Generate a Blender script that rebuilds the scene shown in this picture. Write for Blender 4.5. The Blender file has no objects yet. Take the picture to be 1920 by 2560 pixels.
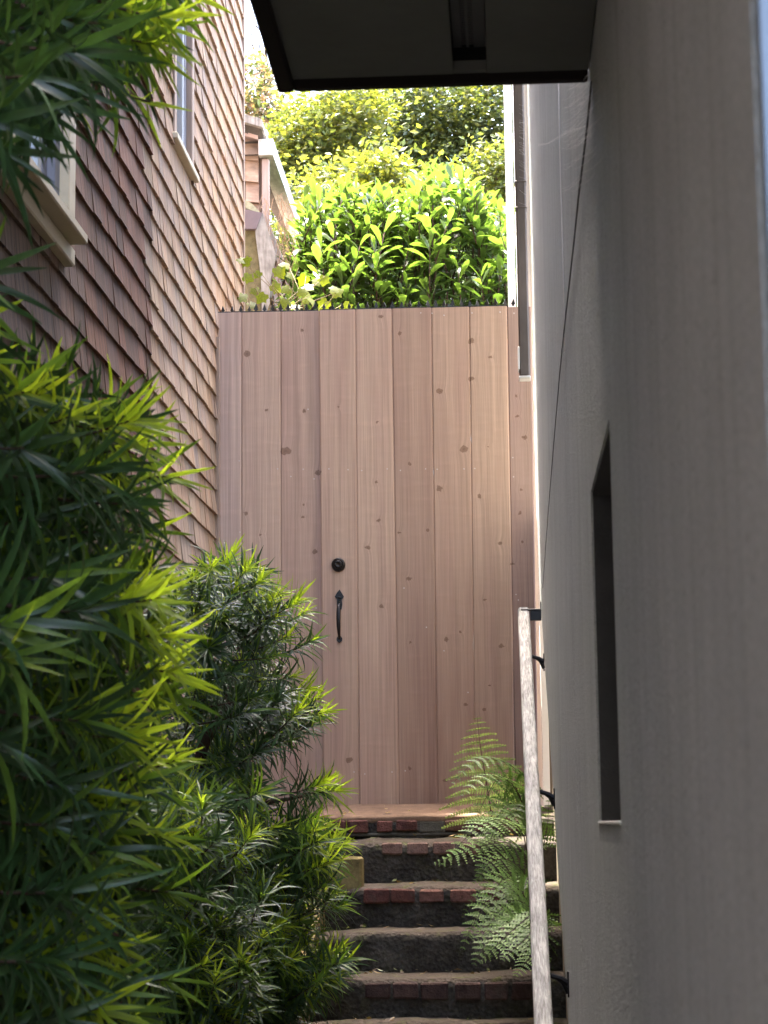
import bpy, math, random
import numpy as np
from mathutils import Vector, Matrix, noise

random.seed(7)
rng = np.random.default_rng(7)
S = bpy.context.scene
COL = S.collection

# ------------------------------------------------------------------ camera, light, exposure
E = 1.55                                   # eye height above the path
F = 5100.0                                 # focal length in pixels of the 1920 x 2560 picture
YAW, PITCH, ROLL = 0.0582353, 0.1505511, -0.012
fw = Vector((-math.sin(YAW) * math.cos(PITCH), math.cos(YAW) * math.cos(PITCH), math.sin(PITCH)))
r0 = Vector((math.cos(YAW), math.sin(YAW), 0.0))
u0 = r0.cross(fw)
rt = r0 * math.cos(ROLL) + u0 * math.sin(ROLL)
up = u0 * math.cos(ROLL) - r0 * math.sin(ROLL)
EYE = Vector((0, 0, E))
cd = bpy.data.cameras.new('camera')
cam = bpy.data.objects.new('camera', cd)
COL.objects.link(cam)
m = Matrix((rt, up, -fw)).transposed().to_4x4()
m.translation = EYE
cam.matrix_world = m
cd.sensor_fit = 'VERTICAL'
cd.sensor_height = 36.0
cd.lens = 36.0 * F / 2560.0
cd.clip_start = 0.05
cd.clip_end = 2000
cd.dof.use_dof = True
cd.dof.focus_distance = 6.5
cd.dof.aperture_fstop = 16
S.camera = cam

SUN_EL, SUN_AZ = math.radians(75), math.radians(-35)     # azimuth from +Y, negative = towards -X
w = bpy.data.worlds.new('World')
S.world = w
w.use_nodes = True
nt = w.node_tree
bg = nt.nodes['Background']
sky = nt.nodes.new('ShaderNodeTexSky')
sky.sky_type = 'NISHITA'
sky.sun_disc = False
sky.sun_elevation = SUN_EL
sky.sun_rotation = SUN_AZ
sky.air_density = 1.0
sky.dust_density = 5.0
sky.ozone_density = 0.6
nt.links.new(sky.outputs[0], bg.inputs[0])
bg.inputs[1].default_value = 0.15
sd = bpy.data.lights.new('sun', 'SUN')
sd.energy = 2.0
sd.angle = math.radians(0.5)
sd.color = (1.0, 0.95, 0.86)
so = bpy.data.objects.new('sun', sd)
COL.objects.link(so)
sdir = Vector((math.sin(SUN_AZ) * math.cos(SUN_EL), math.cos(SUN_AZ) * math.cos(SUN_EL), math.sin(SUN_EL)))
so.rotation_euler = sdir.to_track_quat('Z', 'Y').to_euler()
so.location = (0, 8, 12)
S.view_settings.view_transform = 'Standard'
S.view_settings.look = 'None'
S.view_settings.exposure = 4.15
S.view_settings.gamma = 1.0
S.view_settings.use_curve_mapping = False
S.cycles.max_bounces = 10
S.cycles.diffuse_bounces = 6
S.cycles.transmission_bounces = 6
S.cycles.use_denoising = True


def ray(px, py):
    return fw * F + rt * (px - 960) - up * (py - 1280)


def at(px, py, Y):
    d = ray(px, py)
    return EYE + d * (Y / d.y)


def atX(px, py, X):
    d = ray(px, py)
    return EYE + d * (X / d.x)


def proj(p):
    d = Vector(p) - EYE
    k = d.dot(fw)
    if k < .05:
        return None
    return 960 + F * d.dot(rt) / k, 1280 - F * d.dot(up) / k, k


# ------------------------------------------------------------------ helpers
class MB:
    def __init__(s):
        s.v = []; s.f = []; s.t = []

    def add(s, vs, fs, tint=None):
        n = len(s.v)
        s.v.extend([tuple(x) for x in vs])
        s.f.extend([tuple(i + n for i in f) for f in fs])
        s.t.extend([tint or (1, 1, 1, 1)] * len(vs))

    def box(s, a, b, tint=None, bev=0.0):
        x0, y0, z0 = [min(p, q) for p, q in zip(a, b)]
        x1, y1, z1 = [max(p, q) for p, q in zip(a, b)]
        if bev <= 0:
            s.add([(x0, y0, z0), (x1, y0, z0), (x1, y1, z0), (x0, y1, z0), (x0, y0, z1), (x1, y0, z1), (x1, y1, z1), (x0, y1, z1)],
                  [(0, 3, 2, 1), (4, 5, 6, 7), (0, 1, 5, 4), (1, 2, 6, 5), (2, 3, 7, 6), (3, 0, 4, 7)], tint)
            return
        b_ = bev
        vs = []
        for z, i in ((z0, b_), (z0 + b_, 0), (z1 - b_, 0), (z1, b_)):
            X0, X1, Y0, Y1 = x0 + i, x1 - i, y0 + i, y1 - i
            c = b_
            vs += [(X0 + c, Y0, z), (X1 - c, Y0, z), (X1, Y0 + c, z), (X1, Y1 - c, z), (X1 - c, Y1, z), (X0 + c, Y1, z), (X0, Y1 - c, z), (X0, Y0 + c, z)]
        fs = [tuple(range(7, -1, -1)), tuple(range(24, 32))]
        for k in range(3):
            for i in range(8):
                j = (i + 1) % 8
                fs.append((k * 8 + i, k * 8 + j, k * 8 + 8 + j, k * 8 + 8 + i))
        s.add(vs, fs, tint)

    def tube(s, pts, rad, n=8, tint=None, cap=True):
        pts = [Vector(p) for p in pts]
        if not hasattr(rad, '__len__'):
            rad = [rad] * len(pts)
        vs = []; fs = []
        a = None
        for i, p in enumerate(pts):
            t = (pts[min(i + 1, len(pts) - 1)] - pts[max(i - 1, 0)]).normalized()
            if a is None:
                a = t.orthogonal().normalized()
            a = (a - t * a.dot(t)).normalized()
            b = t.cross(a)
            for k in range(n):
                q = 2 * math.pi * k / n
                vs.append(p + (a * math.cos(q) + b * math.sin(q)) * rad[i])
        for i in range(len(pts) - 1):
            for k in range(n):
                fs.append((i * n + k, i * n + (k + 1) % n, (i + 1) * n + (k + 1) % n, (i + 1) * n + k))
        if cap:
            fs.append(tuple(range(n - 1, -1, -1)))
            fs.append(tuple((len(pts) - 1) * n + k for k in range(n)))
        s.add(vs, fs, tint)

    def prism(s, poly, d, tint=None):
        """poly: 3D points of one face, d: extrusion vector"""
        n = len(poly)
        d = Vector(d)
        vs = [Vector(p) for p in poly] + [Vector(p) + d for p in poly]
        fs = [tuple(range(n - 1, -1, -1)), tuple(range(n, 2 * n))]
        for i in range(n):
            j = (i + 1) % n
            fs.append((i, j, n + j, n + i))
        s.add(vs, fs, tint)

    def mesh(s, name, mat, smooth=False):
        me = bpy.data.meshes.new(name)
        me.from_pydata(s.v, [], s.f)
        a = me.attributes.new('tint', 'FLOAT_COLOR', 'POINT')
        a.data.foreach_set('color', np.array(s.t, dtype=np.float32).ravel())
        for mm in (mat if isinstance(mat, (list, tuple)) else [mat]):
            me.materials.append(mm)
        if smooth:
            me.polygons.foreach_set('use_smooth', [True] * len(me.polygons))
        me.update()
        return me

    def build(s, name, mat, parent=None, smooth=False, kind=None):
        o = bpy.data.objects.new(name, s.mesh(name, mat, smooth))
        COL.objects.link(o)
        if parent:
            o.parent = parent
        if kind:
            o['kind'] = kind
        return o


def thing(name, label, cat, loc=None, group=None):
    o = bpy.data.objects.new(name, None)
    o.empty_display_size = .1
    COL.objects.link(o)
    o['label'] = label; o['category'] = cat
    if group:
        o['group'] = group
    return o


def tag(o, label, cat, group=None):
    o['label'] = label; o['category'] = cat
    if group:
        o['group'] = group
    return o


def bevel(o, wd, seg=2):
    b = o.modifiers.new('bevel', 'BEVEL')
    b.width = wd; b.segments = seg; b.limit_method = 'ANGLE'; b.angle_limit = math.radians(40)
    return o


# ------------------------------------------------------------------ materials
class NT:
    def __init__(s, name):
        s.m = bpy.data.materials.new(name)
        s.m.use_nodes = True
        s.t = s.m.node_tree
        s.p = s.t.nodes['Principled BSDF']
        s.out = s.t.nodes['Material Output']

    def n(s, typ, **kw):
        q = s.t.nodes.new(typ)
        for k, v in kw.items():
            if k == 'inp':
                for a, b in v.items():
                    if hasattr(b, 'is_output') or isinstance(b, bpy.types.NodeSocket):
                        s.t.links.new(b, q.inputs[a])
                    else:
                        q.inputs[a].default_value = b
            else:
                setattr(q, k, v)
        return q

    def math(s, op, a, b=0.0, c=None, clamp=False):
        d = {0: a, 1: b}
        if c is not None:
            d[2] = c
        q = s.n('ShaderNodeMath', operation=op, inp=d)
        q.use_clamp = clamp
        return q.outputs[0]

    def ramp(s, fac, stops, interp='LINEAR'):
        q = s.n('ShaderNodeValToRGB', inp={0: fac})
        cr = q.color_ramp
        cr.interpolation = interp
        while len(cr.elements) > 1:
            cr.elements.remove(cr.elements[-1])
        cr.elements[0].position = stops[0][0]
        cr.elements[0].color = c4(stops[0][1])
        for p, c in stops[1:]:
            e = cr.elements.new(p)
            e.color = c4(c)
        return q.outputs[0]

    def mix(s, fac, a, b, mode='MIX'):
        q = s.n('ShaderNodeMix', data_type='RGBA', blend_type=mode)
        for i, v in ((0, fac), (6, a), (7, b)):
            if isinstance(v, bpy.types.NodeSocket):
                s.t.links.new(v, q.inputs[i])
            else:
                q.inputs[i].default_value = c4(v) if i else v
        return q.outputs[2]

    def co(s, scale=(1, 1, 1), kind='Object'):
        tc = s.n('ShaderNodeTexCoord')
        mp = s.n('ShaderNodeMapping', inp={0: tc.outputs[kind], 3: scale})
        return mp.outputs[0]

    def noise(s, vec, scale, detail=4, rough=.55, dist=0.0):
        return s.n('ShaderNodeTexNoise', inp={'Vector': vec, 'Scale': scale, 'Detail': detail, 'Roughness': rough, 'Distortion': dist}).outputs[0]

    def bump(s, h, strength=.3, dist=.01):
        q = s.n('ShaderNodeBump', inp={'Height': h, 'Strength': strength, 'Distance': dist})
        s.t.links.new(q.outputs[0], s.p.inputs['Normal'])
        return q

    def set(s, color=None, rough=None, metal=None, spec=None):
        for k, v in (('Base Color', color), ('Roughness', rough), ('Metallic', metal), ('Specular IOR Level', spec)):
            if v is None:
                continue
            if isinstance(v, bpy.types.NodeSocket):
                s.t.links.new(v, s.p.inputs[k])
            else:
                s.p.inputs[k].default_value = c4(v) if k == 'Base Color' else v
        return s.m


def c4(c):
    if hasattr(c, '__len__'):
        return tuple(c) if len(c) == 4 else (c[0], c[1], c[2], 1.0)
    return (c, c, c, 1.0)


def tintnode(q):
    return q.n('ShaderNodeAttribute', attribute_name='tint')


def mat_shingle():
    q = NT('weathered_cedar_shingle')
    t = tintnode(q)
    v = q.co((8, 60, 3))
    st = q.noise(v, 1.0, 5, .6)
    v2 = q.co((5, 160, 5))
    st2 = q.noise(v2, 1.0, 3, .6)
    v3 = q.co((3, 18, 4))
    blot = q.noise(v3, 1.0, 3)
    k = q.ramp(st, [(.28, .55), (.5, .98), (.72, 1.35)])
    c = q.mix(1.0, t.outputs[0], k, 'MULTIPLY')
    k2 = q.ramp(st2, [(.3, .78), (.55, 1.0), (.75, 1.2)])
    c = q.mix(1.0, c, k2, 'MULTIPLY')
    c = q.mix(q.ramp(blot, [(.45, 0), (.7, .55)]), c, q.mix(1.0, c, (1.05, .88, .74), 'MULTIPLY'))
    q.bump(q.math('ADD', st, st2), .5, .004)
    return q.set(c, .85, spec=.25)


def mat_plain(name, col, rough=.6, metal=0.0, spec=.4, var=.15, scale=12, bump=.0, stretch=(1, 1, 1)):
    q = NT(name)
    v = q.co(stretch)
    nz = q.noise(v, scale, 5)
    nz2 = q.noise(v, scale * 6, 3)
    k = q.ramp(q.math('ADD', q.math('MULTIPLY', nz, .7), q.math('MULTIPLY', nz2, .3)), [(.3, 1 - var), (.7, 1 + var)])
    if bump:
        q.bump(nz2, bump, .004)
    return q.set(q.mix(1.0, col, k, 'MULTIPLY'), rough, metal, spec)


def mat_stucco():
    q = NT('greige_stucco')
    v = q.co()
    fine = q.noise(v, 170, 4, .7)
    med = q.noise(v, 60, 3)
    str_ = q.noise(q.co((3, 30, .7)), 1.0, 4, .6)
    str2 = q.noise(q.co((3, 75, 1.1)), 1.0, 3, .6)
    big = q.noise(v, 1.7, 3)
    k = q.ramp(q.math('ADD', q.math('MULTIPLY', str_, .6), q.math('MULTIPLY', str2, .4)), [(.3, .9), (.5, 1.0), (.7, 1.06)])
    c = q.mix(q.ramp(big, [(.35, 0), (.65, 1)]), (.455, .475, .455), (.435, .452, .44))
    c = q.mix(1.0, c, k, 'MULTIPLY')
    c = q.mix(1.0, c, q.ramp(fine, [(.3, .78), (.7, 1.2)]), 'MULTIPLY')
    stn = q.noise(q.co((2, 14, .45)), 1.0, 5, .65, .3)
    c = q.mix(q.ramp(stn, [(.54, 0), (.7, .3)]), c, (.24, .23, .2))
    pat = q.noise(v, 5.5, 4, .6)
    c = q.mix(1.0, c, q.ramp(pat, [(.3, .93), (.7, 1.05)]), 'MULTIPLY')
    # dirt specks
    sp = q.noise(v, 95, 1, .3)
    c = q.mix(q.ramp(sp, [(.74, 0), (.78, .6)]), c, (.16, .14, .12))
    q.bump(q.math('ADD', fine, q.math('MULTIPLY', med, .8)), .9, .006)
    return q.set(c, .9, spec=.2)


KNOTS = [(532, 762, 9), (575, 884, 4), (655, 886, 5), (616, 972, 13), (651, 711, 5), (686, 1019, 7), (654, 1088, 4), (653, 1116, 4), (563, 1153, 4), (680, 1190, 7),
         (530, 1107, 6), (815, 912, 4), (822, 683, 6), (813, 1041, 4), (818, 1125, 5), (863, 720, 6), (885, 1003, 5), (950, 845, 8), (948, 1055, 9), (1002, 970, 11),
         (1018, 737, 9), (1059, 771, 6), (1018, 818, 8), (1053, 965, 4), (1035, 1072, 6), (923, 1145, 5), (1080, 1174, 7), (1046, 1295, 5), (883, 1250, 5), (887, 1388, 5),
         (964, 1381, 7), (994, 1366, 4), (1005, 1522, 6), (1046, 1533, 6), (1083, 1396, 8), (1125, 1057, 5), (1133, 944, 7), (1123, 1108, 5), (1128, 1170, 4), (1107, 1217, 5),
         (1115, 855, 4), (1117, 898, 4), (754, 1641, 8), (962, 1686, 8), (863, 1150, 4), (793, 1183, 8), (732, 880, 4), (824, 1310, 6), (1058, 1480, 4), (885, 1660, 4)]


def mat_gate():
    q = NT('knotty_redwood_board')
    t = tintnode(q)
    tc = q.n('ShaderNodeTexCoord')
    P = tc.outputs['Object']
    sep = q.n('ShaderNodeSeparateXYZ', inp={0: P})
    flat = q.n('ShaderNodeCombineXYZ', inp={0: sep.outputs[0], 1: 0.0, 2: sep.outputs[2]}).outputs[0]
    wob = q.noise(flat, 46, 2); wob2 = q.noise(flat, 61, 2)
    wv = q.n('ShaderNodeVectorMath', operation='ADD', inp={0: flat, 1: q.n('ShaderNodeCombineXYZ', inp={0: q.math('MULTIPLY', q.math('SUBTRACT', wob, .5), .022), 2: q.math('MULTIPLY', q.math('SUBTRACT', wob2, .5), .022)}).outputs[0]}).outputs[0]
    dmin = None
    for (kx, ky, r) in KNOTS:
        p = at(kx * 1920 / 1659., ky * 1920 / 1659., 7.98)
        rr = r * .92 / 640.
        d = q.n('ShaderNodeVectorMath', operation='SUBTRACT', inp={0: wv, 1: (p.x, 0, p.z)}).outputs[0]
        d = q.n('ShaderNodeVectorMath', operation='MULTIPLY', inp={0: d, 1: (random.uniform(.75, 1.1) / rr, 0, random.uniform(.8, 1.35) / rr)}).outputs[0]
        d = q.n('ShaderNodeVectorMath', operation='LENGTH', inp={0: d}).outputs['Value']
        dmin = d if dmin is None else q.math('SMOOTH_MIN', dmin, d, .4)
    # grain lines bend round the knots
    off = q.math('MULTIPLY', q.math('POWER', 2.718, q.math('MULTIPLY', dmin, -.55)), .014)
    board = q.math('MULTIPLY', t.outputs['Alpha'], 37.0)
    gx = q.math('ADD', sep.outputs[0], off)
    gv = q.n('ShaderNodeCombineXYZ', inp={0: q.math('MULTIPLY', gx, 85.0), 1: board, 2: q.math('MULTIPLY', sep.outputs[2], 1.1)}).outputs[0]
    g1 = q.noise(gv, 1.0, 4, .6, .4)
    gv2 = q.n('ShaderNodeCombineXYZ', inp={0: q.math('MULTIPLY', gx, 330.0), 1: board, 2: q.math('MULTIPLY', sep.outputs[2], 3.0)}).outputs[0]
    g2 = q.noise(gv2, 1.0, 2, .6)
    gv3 = q.n('ShaderNodeCombineXYZ', inp={0: q.math('MULTIPLY', gx, 14.0), 1: board, 2: q.math('MULTIPLY', sep.outputs[2], 1.3)}).outputs[0]
    g3 = q.noise(gv3, 1.0, 3, .5)
    c = q.mix(1.0, t.outputs[0], q.ramp(g1, [(.3, .84), (.5, 1.0), (.7, 1.08)]), 'MULTIPLY')
    c = q.mix(1.0, c, q.ramp(g2, [(.3, .86), (.7, 1.1)]), 'MULTIPLY')
    c = q.mix(q.ramp(g3, [(.4, 0), (.68, .7)]), c, q.mix(1.0, c, (.86, .80, .84), 'MULTIPLY'))
    # chatter marks across the board face
    cv = q.n('ShaderNodeCombineXYZ', inp={0: q.math('MULTIPLY', sep.outputs[0], 9.0), 1: board, 2: q.math('MULTIPLY', sep.outputs[2], 34.0)}).outputs[0]
    cn = q.noise(cv, 1.0, 1, .4)
    c = q.mix(q.ramp(cn, [(.62, 0), (.75, .4)]), c, q.mix(1.0, c, (1.12, 1.1, 1.1), 'MULTIPLY'))
    # damp and grey weathering creeping up from the foot, mostly on the right-hand boards
    hgt = q.math('SUBTRACT', sep.outputs[2], at(1000, 2014, 8).z)
    bl = q.noise(q.n('ShaderNodeCombineXYZ', inp={0: q.math('MULTIPLY', sep.outputs[0], 22.0), 1: board, 2: q.math('MULTIPLY', sep.outputs[2], 2.0)}).outputs[0], 1.0, 3)
    side = q.ramp(q.math('ADD', q.math('MULTIPLY', sep.outputs[0], 1.0), .55), [(.1, .35), (.25, 1)])
    dm = q.math('MULTIPLY', q.math('MULTIPLY', q.ramp(hgt, [(0, 1), (.25, .75), (1.0, 0)]), side), q.ramp(bl, [(.3, .4), (.65, 1)]))
    c = q.mix(dm, c, q.mix(1.0, c, (.66, .58, .56), 'MULTIPLY'))
    kn = q.ramp(dmin, [(0, (.07, .032, .02)), (.5, (.16, .085, .05)), (.9, (.10, .052, .033)), (1.1, (.30, .19, .13)), (1.25, (1, 1, 1))])
    kf = q.ramp(dmin, [(0, .7), (.8, .6), (1.2, 0)])
    halo = q.ramp(dmin, [(1.0, .4), (2.6, 0)])
    c = q.mix(halo, c, q.mix(1.0, c, (.72, .62, .55), 'MULTIPLY'))
    c = q.mix(kf, c, kn)
    h = q.math('ADD', q.math('MULTIPLY', g1, .6), q.math('ADD', q.math('MULTIPLY', g2, .3), q.math('MULTIPLY', cn, .9)))
    q.bump(h, .35, .003)
    return q.set(c, .75, spec=.25)


def mat_leaf(name, rough=.35, trans=.45, tcol=(1.5, 1.6, .7), spec=.5):
    q = NT(name)
    t = tintnode(q)
    oi = q.n('ShaderNodeObjectInfo')
    v = q.co((1, 1, 1))
    nz = q.noise(v, 9, 3)
    base = q.mix(1.0, t.outputs[0], q.ramp(nz, [(.3, .72), (.7, 1.28)]), 'MULTIPLY')
    q.set(base, rough, spec=spec)
    tr = q.n('ShaderNodeBsdfTranslucent', inp={0: q.mix(1.0, base, tcol, 'MULTIPLY')})
    f = q.math('MULTIPLY', t.outputs['Alpha'], trans)
    ms = q.n('ShaderNodeMixShader', inp={0: f, 1: q.p.outputs[0], 2: tr.outputs[0]})
    q.t.links.new(ms.outputs[0], q.out.inputs[0])
    return q.m


def mat_concrete():
    q = NT('old_mossy_concrete')
    v = q.co()
    a = q.noise(v, 9, 5, .65)
    b = q.noise(v, 70, 4, .7)
    vo = q.n('ShaderNodeTexVoronoi', inp={'Vector': v, 'Scale': 70.0}).outputs[0]
    c = q.ramp(a, [(.3, (.036, .032, .027)), (.5, (.068, .06, .05)), (.7, (.12, .108, .092))])
    c = q.mix(1.0, c, q.ramp(b, [(.3, .6), (.7, 1.4)]), 'MULTIPLY')
    geo = q.n('ShaderNodeNewGeometry')
    nz = q.n('ShaderNodeSeparateXYZ', inp={0: geo.outputs['Normal']}).outputs[2]
    worn = q.math('MULTIPLY', q.ramp(nz, [(.35, 0), (.9, 1)]), q.ramp(q.noise(v, 14, 4), [(.3, .4), (.6, 1)]))
    c = q.mix(worn, c, (.085, .065, .05))
    moss = q.math('MULTIPLY', q.ramp(nz, [(.1, .25), (.7, 1)]), q.ramp(q.noise(v, 16, 4, .6), [(.56, 0), (.68, .8)]))
    c = q.mix(moss, c, (.075, .085, .018))
    q.bump(q.math('ADD', q.math('MULTIPLY', b, .6), q.math('MULTIPLY', vo, .6)), .8, .012)
    return q.set(c, .92, spec=.2)


def mat_brick():
    q = NT('old_red_brick')
    t = tintnode(q)
    v = q.co()
    a = q.noise(v, 40, 5, .65)
    b = q.noise(v, 160, 3)
    c = q.mix(1.0, t.outputs[0], q.ramp(a, [(.3, .55), (.5, 1), (.7, 1.35)]), 'MULTIPLY')
    c = q.mix(q.ramp(q.noise(v, 22, 4), [(.55, 0), (.7, .6)]), c, (.07, .06, .05))
    q.bump(q.math('ADD', a, b), .6, .006)
    return q.set(c, .9, spec=.2)


def mat_grey_wood(name, dark, light, sc=(60, 3, 60), along=None):
    q = NT(name)
    v = q.co(sc)
    if along is not None:
        P = q.n('ShaderNodeTexCoord').outputs['Object']
        dt = q.n('ShaderNodeVectorMath', operation='DOT_PRODUCT', inp={0: P, 1: along}).outputs['Value']
        al = q.n('ShaderNodeVectorMath', operation='SCALE', inp={0: along, 'Scale': dt}).outputs[0]
        pr = q.n('ShaderNodeVectorMath', operation='SUBTRACT', inp={0: P, 1: al}).outputs[0]
        v = q.n('ShaderNodeVectorMath', operation='ADD', inp={0: q.n('ShaderNodeVectorMath', operation='SCALE', inp={0: pr, 'Scale': 190.0}).outputs[0], 1: q.n('ShaderNodeVectorMath', operation='SCALE', inp={0: al, 'Scale': 9.0}).outputs[0]}).outputs[0]
    a = q.noise(v, 1.0, 5, .65, .8)
    b = q.noise(q.co((30, 9, 30)), 1.0, 4)
    c = q.ramp(a, [(.3, dark), (.5, tuple((x + y) / 2 for x, y in zip(dark, light))), (.66, light)])
    c = q.mix(1.0, c, q.ramp(b, [(.3, .78), (.7, 1.15)]), 'MULTIPLY')
    q.bump(a, .6, .004)
    return q.set(c, .85, spec=.2)


M = {}
M['shingle'] = mat_shingle()
M['stucco'] = mat_stucco()
M['foundation'] = mat_plain('dirty_beige_stucco', (.33, .28, .2), .9, spec=.2, var=.3, scale=6, bump=.4)
M['soffit'] = mat_plain('soffit_paint', (.105, .107, .095), .8, spec=.2, var=.12, scale=8)
M['fascia'] = mat_plain('dark_fascia_paint', (.012, .009, .008), .8, spec=.15, var=.2, scale=10)
M['vent'] = mat_plain('dull_vent_metal', (.09, .09, .09), .5, .3, .4, .1, 30)
M['dark'] = mat_plain('dark_void', (.012, .012, .012), .95, spec=.05)
M['cream'] = mat_plain('cream_window_paint', (.5, .43, .31), .6, spec=.35, var=.08, scale=14, bump=.15)
M['sash'] = mat_plain('blue_grey_sash_paint', (.17, .18, .22), .5, spec=.4, var=.15, scale=16, stretch=(1, 1, .15))
M['alu'] = mat_plain('pale_window_metal', (.38, .40, .42), .35, .3, .5, .06, 20)
M['tancase'] = mat_plain('weathered_tan_casing', (.3, .22, .17), .75, spec=.3, var=.3, scale=10, stretch=(6, 6, .4))
M['gate'] = mat_gate()
M['black'] = mat_plain('black_ironwork', (.012, .012, .014), .38, .4, .5, .2, 40)
M['bronze'] = mat_plain('dark_bronze_hardware', (.03, .026, .024), .35, .7, .5, .2, 30)
M['plastic'] = mat_plain('black_plastic_spike', (.012, .014, .014), .45, spec=.5)
M['rail'] = mat_grey_wood('weathered_handrail_wood', (.2, .19, .175), (.6, .59, .56), along=(0, .8824, .4705))
M['greyboard'] = mat_grey_wood('silvered_board', (.2, .18, .16), (.42, .4, .37), (40, 40, 4))
M['concrete'] = mat_concrete()
M['brick'] = mat_brick()
M['mosswood'] = mat_plain('mossy_timber', (.24, .19, .085), .9, spec=.1, var=.5, scale=18, bump=.5)
M['white'] = mat_plain('white_trim_paint', (.78, .77, .73), .5, spec=.4, var=.05, scale=10)
M['paleblue'] = mat_plain('pale_blue_trim_paint', (.15, .19, .24), .5, spec=.4, var=.06, scale=10)
M['downspout'] = mat_plain('weathered_downspout', (.13, .105, .088), .55, .2, .4, .35, 7, stretch=(1, 1, .4))
M['soil'] = mat_plain('garden_soil', (.045, .034, .024), .95, spec=.1, var=.5, scale=14, bump=.8)
M['path'] = mat_plain('path_concrete', (.2, .185, .165), .9, spec=.2, var=.3, scale=10, bump=.4)
M['bark'] = mat_plain('reddish_brown_bark', (.06, .037, .027), .9, spec=.15, var=.5, scale=25, bump=.8, stretch=(1, 1, .3))
M['leaf'] = mat_leaf('plum_pine_leaf', .36, 1.0, (1.5, 1.5, .6), .42)
M['laurel'] = mat_leaf('laurel_leaf', .28, 1.0, (1.35, 1.45, .5), .6)
M['treeleaf'] = mat_leaf('tree_leaf', .45, 1.0, (1.5, 1.45, .5), .4)
M['fern'] = mat_leaf('fern_pinna', .5, 1.0, (1.3, 1.4, .7), .4)
M['vine'] = mat_leaf('vine_leaf', .45, 1.0, (1.3, 1.35, .5), .4)
M['wire'] = mat_plain('black_cable', (.03, .028, .028), .6, spec=.3)
M['web'] = mat_plain('cobweb_thread', (.7, .68, .64), .8, spec=.3)
M['mortar'] = mat_plain('grey_mortar', (.12, .115, .095), .95, spec=.1, var=.3, scale=30, bump=.6)
M['gutter'] = mat_plain('purple_brown_gutter', (.16, .125, .135), .5, spec=.4, var=.15, scale=14)
M['roof'] = mat_plain('dark_roofing', (.1, .09, .08), .9, spec=.2, var=.3, scale=20)

gq = NT('window_glass')
gq.set((.32, .36, .40), .04, spec=1.0)
gq.p.inputs['Coat Weight'].default_value = .6
M['glass'] = gq.m

# ------------------------------------------------------------------ ground
LW = -1.135                                  # face line of the left house
RW = 0.13                                    # face of the right house


def struct(name, mb, mat, smooth=False):
    return mb.build(name, mat, None, smooth, 'structure')


mb = MB()
mb.add([(-600, -600, 0), (600, -600, 0), (600, 600, 0), (-600, 600, 0)], [(0, 1, 2, 3)])
struct('ground', mb, M['soil'])
mb = MB()
mb.box((-.78, -6, .002), (RW + .02, 2.0, .03))
struct('path', mb, M['path'])

# stairs: front edge of every tread in the picture, its distance, and the back line above it
EDGE = [(2046, 7.48), (2106, 7.21), (2219, 6.94), (2331, 6.67), (2446, 6.40), (2561, 6.13)]
front = [(Y, at(1040, py, Y).z) for py, Y in EDGE]
BACK = [(2016, 8.02), (2093, 7.48), (2206, 7.21), (2319, 6.94), (2430, 6.67), (2550, 6.40)]
back = [at(1040, py, Y).z for py, Y in BACK]
k = len(front)
Yc, zc = front[-1]
while zc > .2:
    back.append(zc - .13)
    Yc -= .28; zc -= .14
    front.append((Yc, zc))
SX0, SX1 = -.70, .19
stair = bpy.data.objects.new('staircase', None)
COL.objects.link(stair)
stair['kind'] = 'structure'


def wave(x, s, a):
    return noise.noise(Vector((x * s, a * 3.1, a))) 


for i, (Y, z) in enumerate(front):
    zlow = (back[i + 1] if i + 1 < len(back) else 0) - .03
    yb = front[i - 1][0] if i else 8.05
    zb = back[i]
    mb = MB()
    prof = [(Y + .012, zlow), (Y + .006, zlow + (z - zlow) * .35), (Y + .004, z - .05), (Y, z - .03), (Y + .003, z - .012), (Y + .018, z - .001),
            (Y + .06, z + (zb - z) * .3), (yb + .03, zb + .001)]
    nx = 46
    vs = []; fs = []
    for a in range(nx + 1):
        x = SX0 + (SX1 - SX0) * a / nx
        for j, (py_, pz) in enumerate(prof):
            dy = wave(x, 7, i + 1) * .012 + wave(x, 30, i + 9 + j) * .006
            dz = wave(x, 5, i + 20) * .008 + wave(x, 26, i + 30 + j) * .004
            if j == 0: dz = 0
            if j == len(prof) - 1: dy = 0
            # the left end of every step crumbles back
            cr = max(0, (-.5 - x) / .2)
            vs.append((x, py_ + dy + cr * .05, pz + dz - cr * .02))
        if a:
            n = len(prof)
            for j in range(n - 1):
                fs.append(((a - 1) * n + j, a * n + j, a * n + j + 1, (a - 1) * n + j + 1))
    mb.add(vs, fs)
    mb.build('step', M['concrete'], stair, True)

# the landing is a worn brick-coloured slab
mb = MB()
nx = 40; vs = []; fs = []
for a in range(nx + 1):
    x = SX0 + (.10 - SX0) * a / nx
    w_ = noise.noise(Vector((x * 9, 1.7, 0))) * .008
    z_ = noise.noise(Vector((x * 14, 4.7, 0))) * .003
    vs += [(x, 7.482 + w_, front[0][1] - .012 + z_), (x, 7.476 + w_, front[0][1] + .004 + z_), (x, 7.5 + w_, front[0][1] + .013 + z_), (x, 7.93, back[0] + .009)]
    if a:
        o_ = (a - 1) * 4
        for j in range(3): fs.append((o_ + j, o_ + 4 + j, o_ + 5 + j, o_ + 1 + j))
mb.add(vs, fs)
mb.build('landing', mat_plain('worn_brick_paving', (.21, .135, .09), .9, spec=.15, var=.35, scale=22, bump=.4), stair, True)
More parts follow.
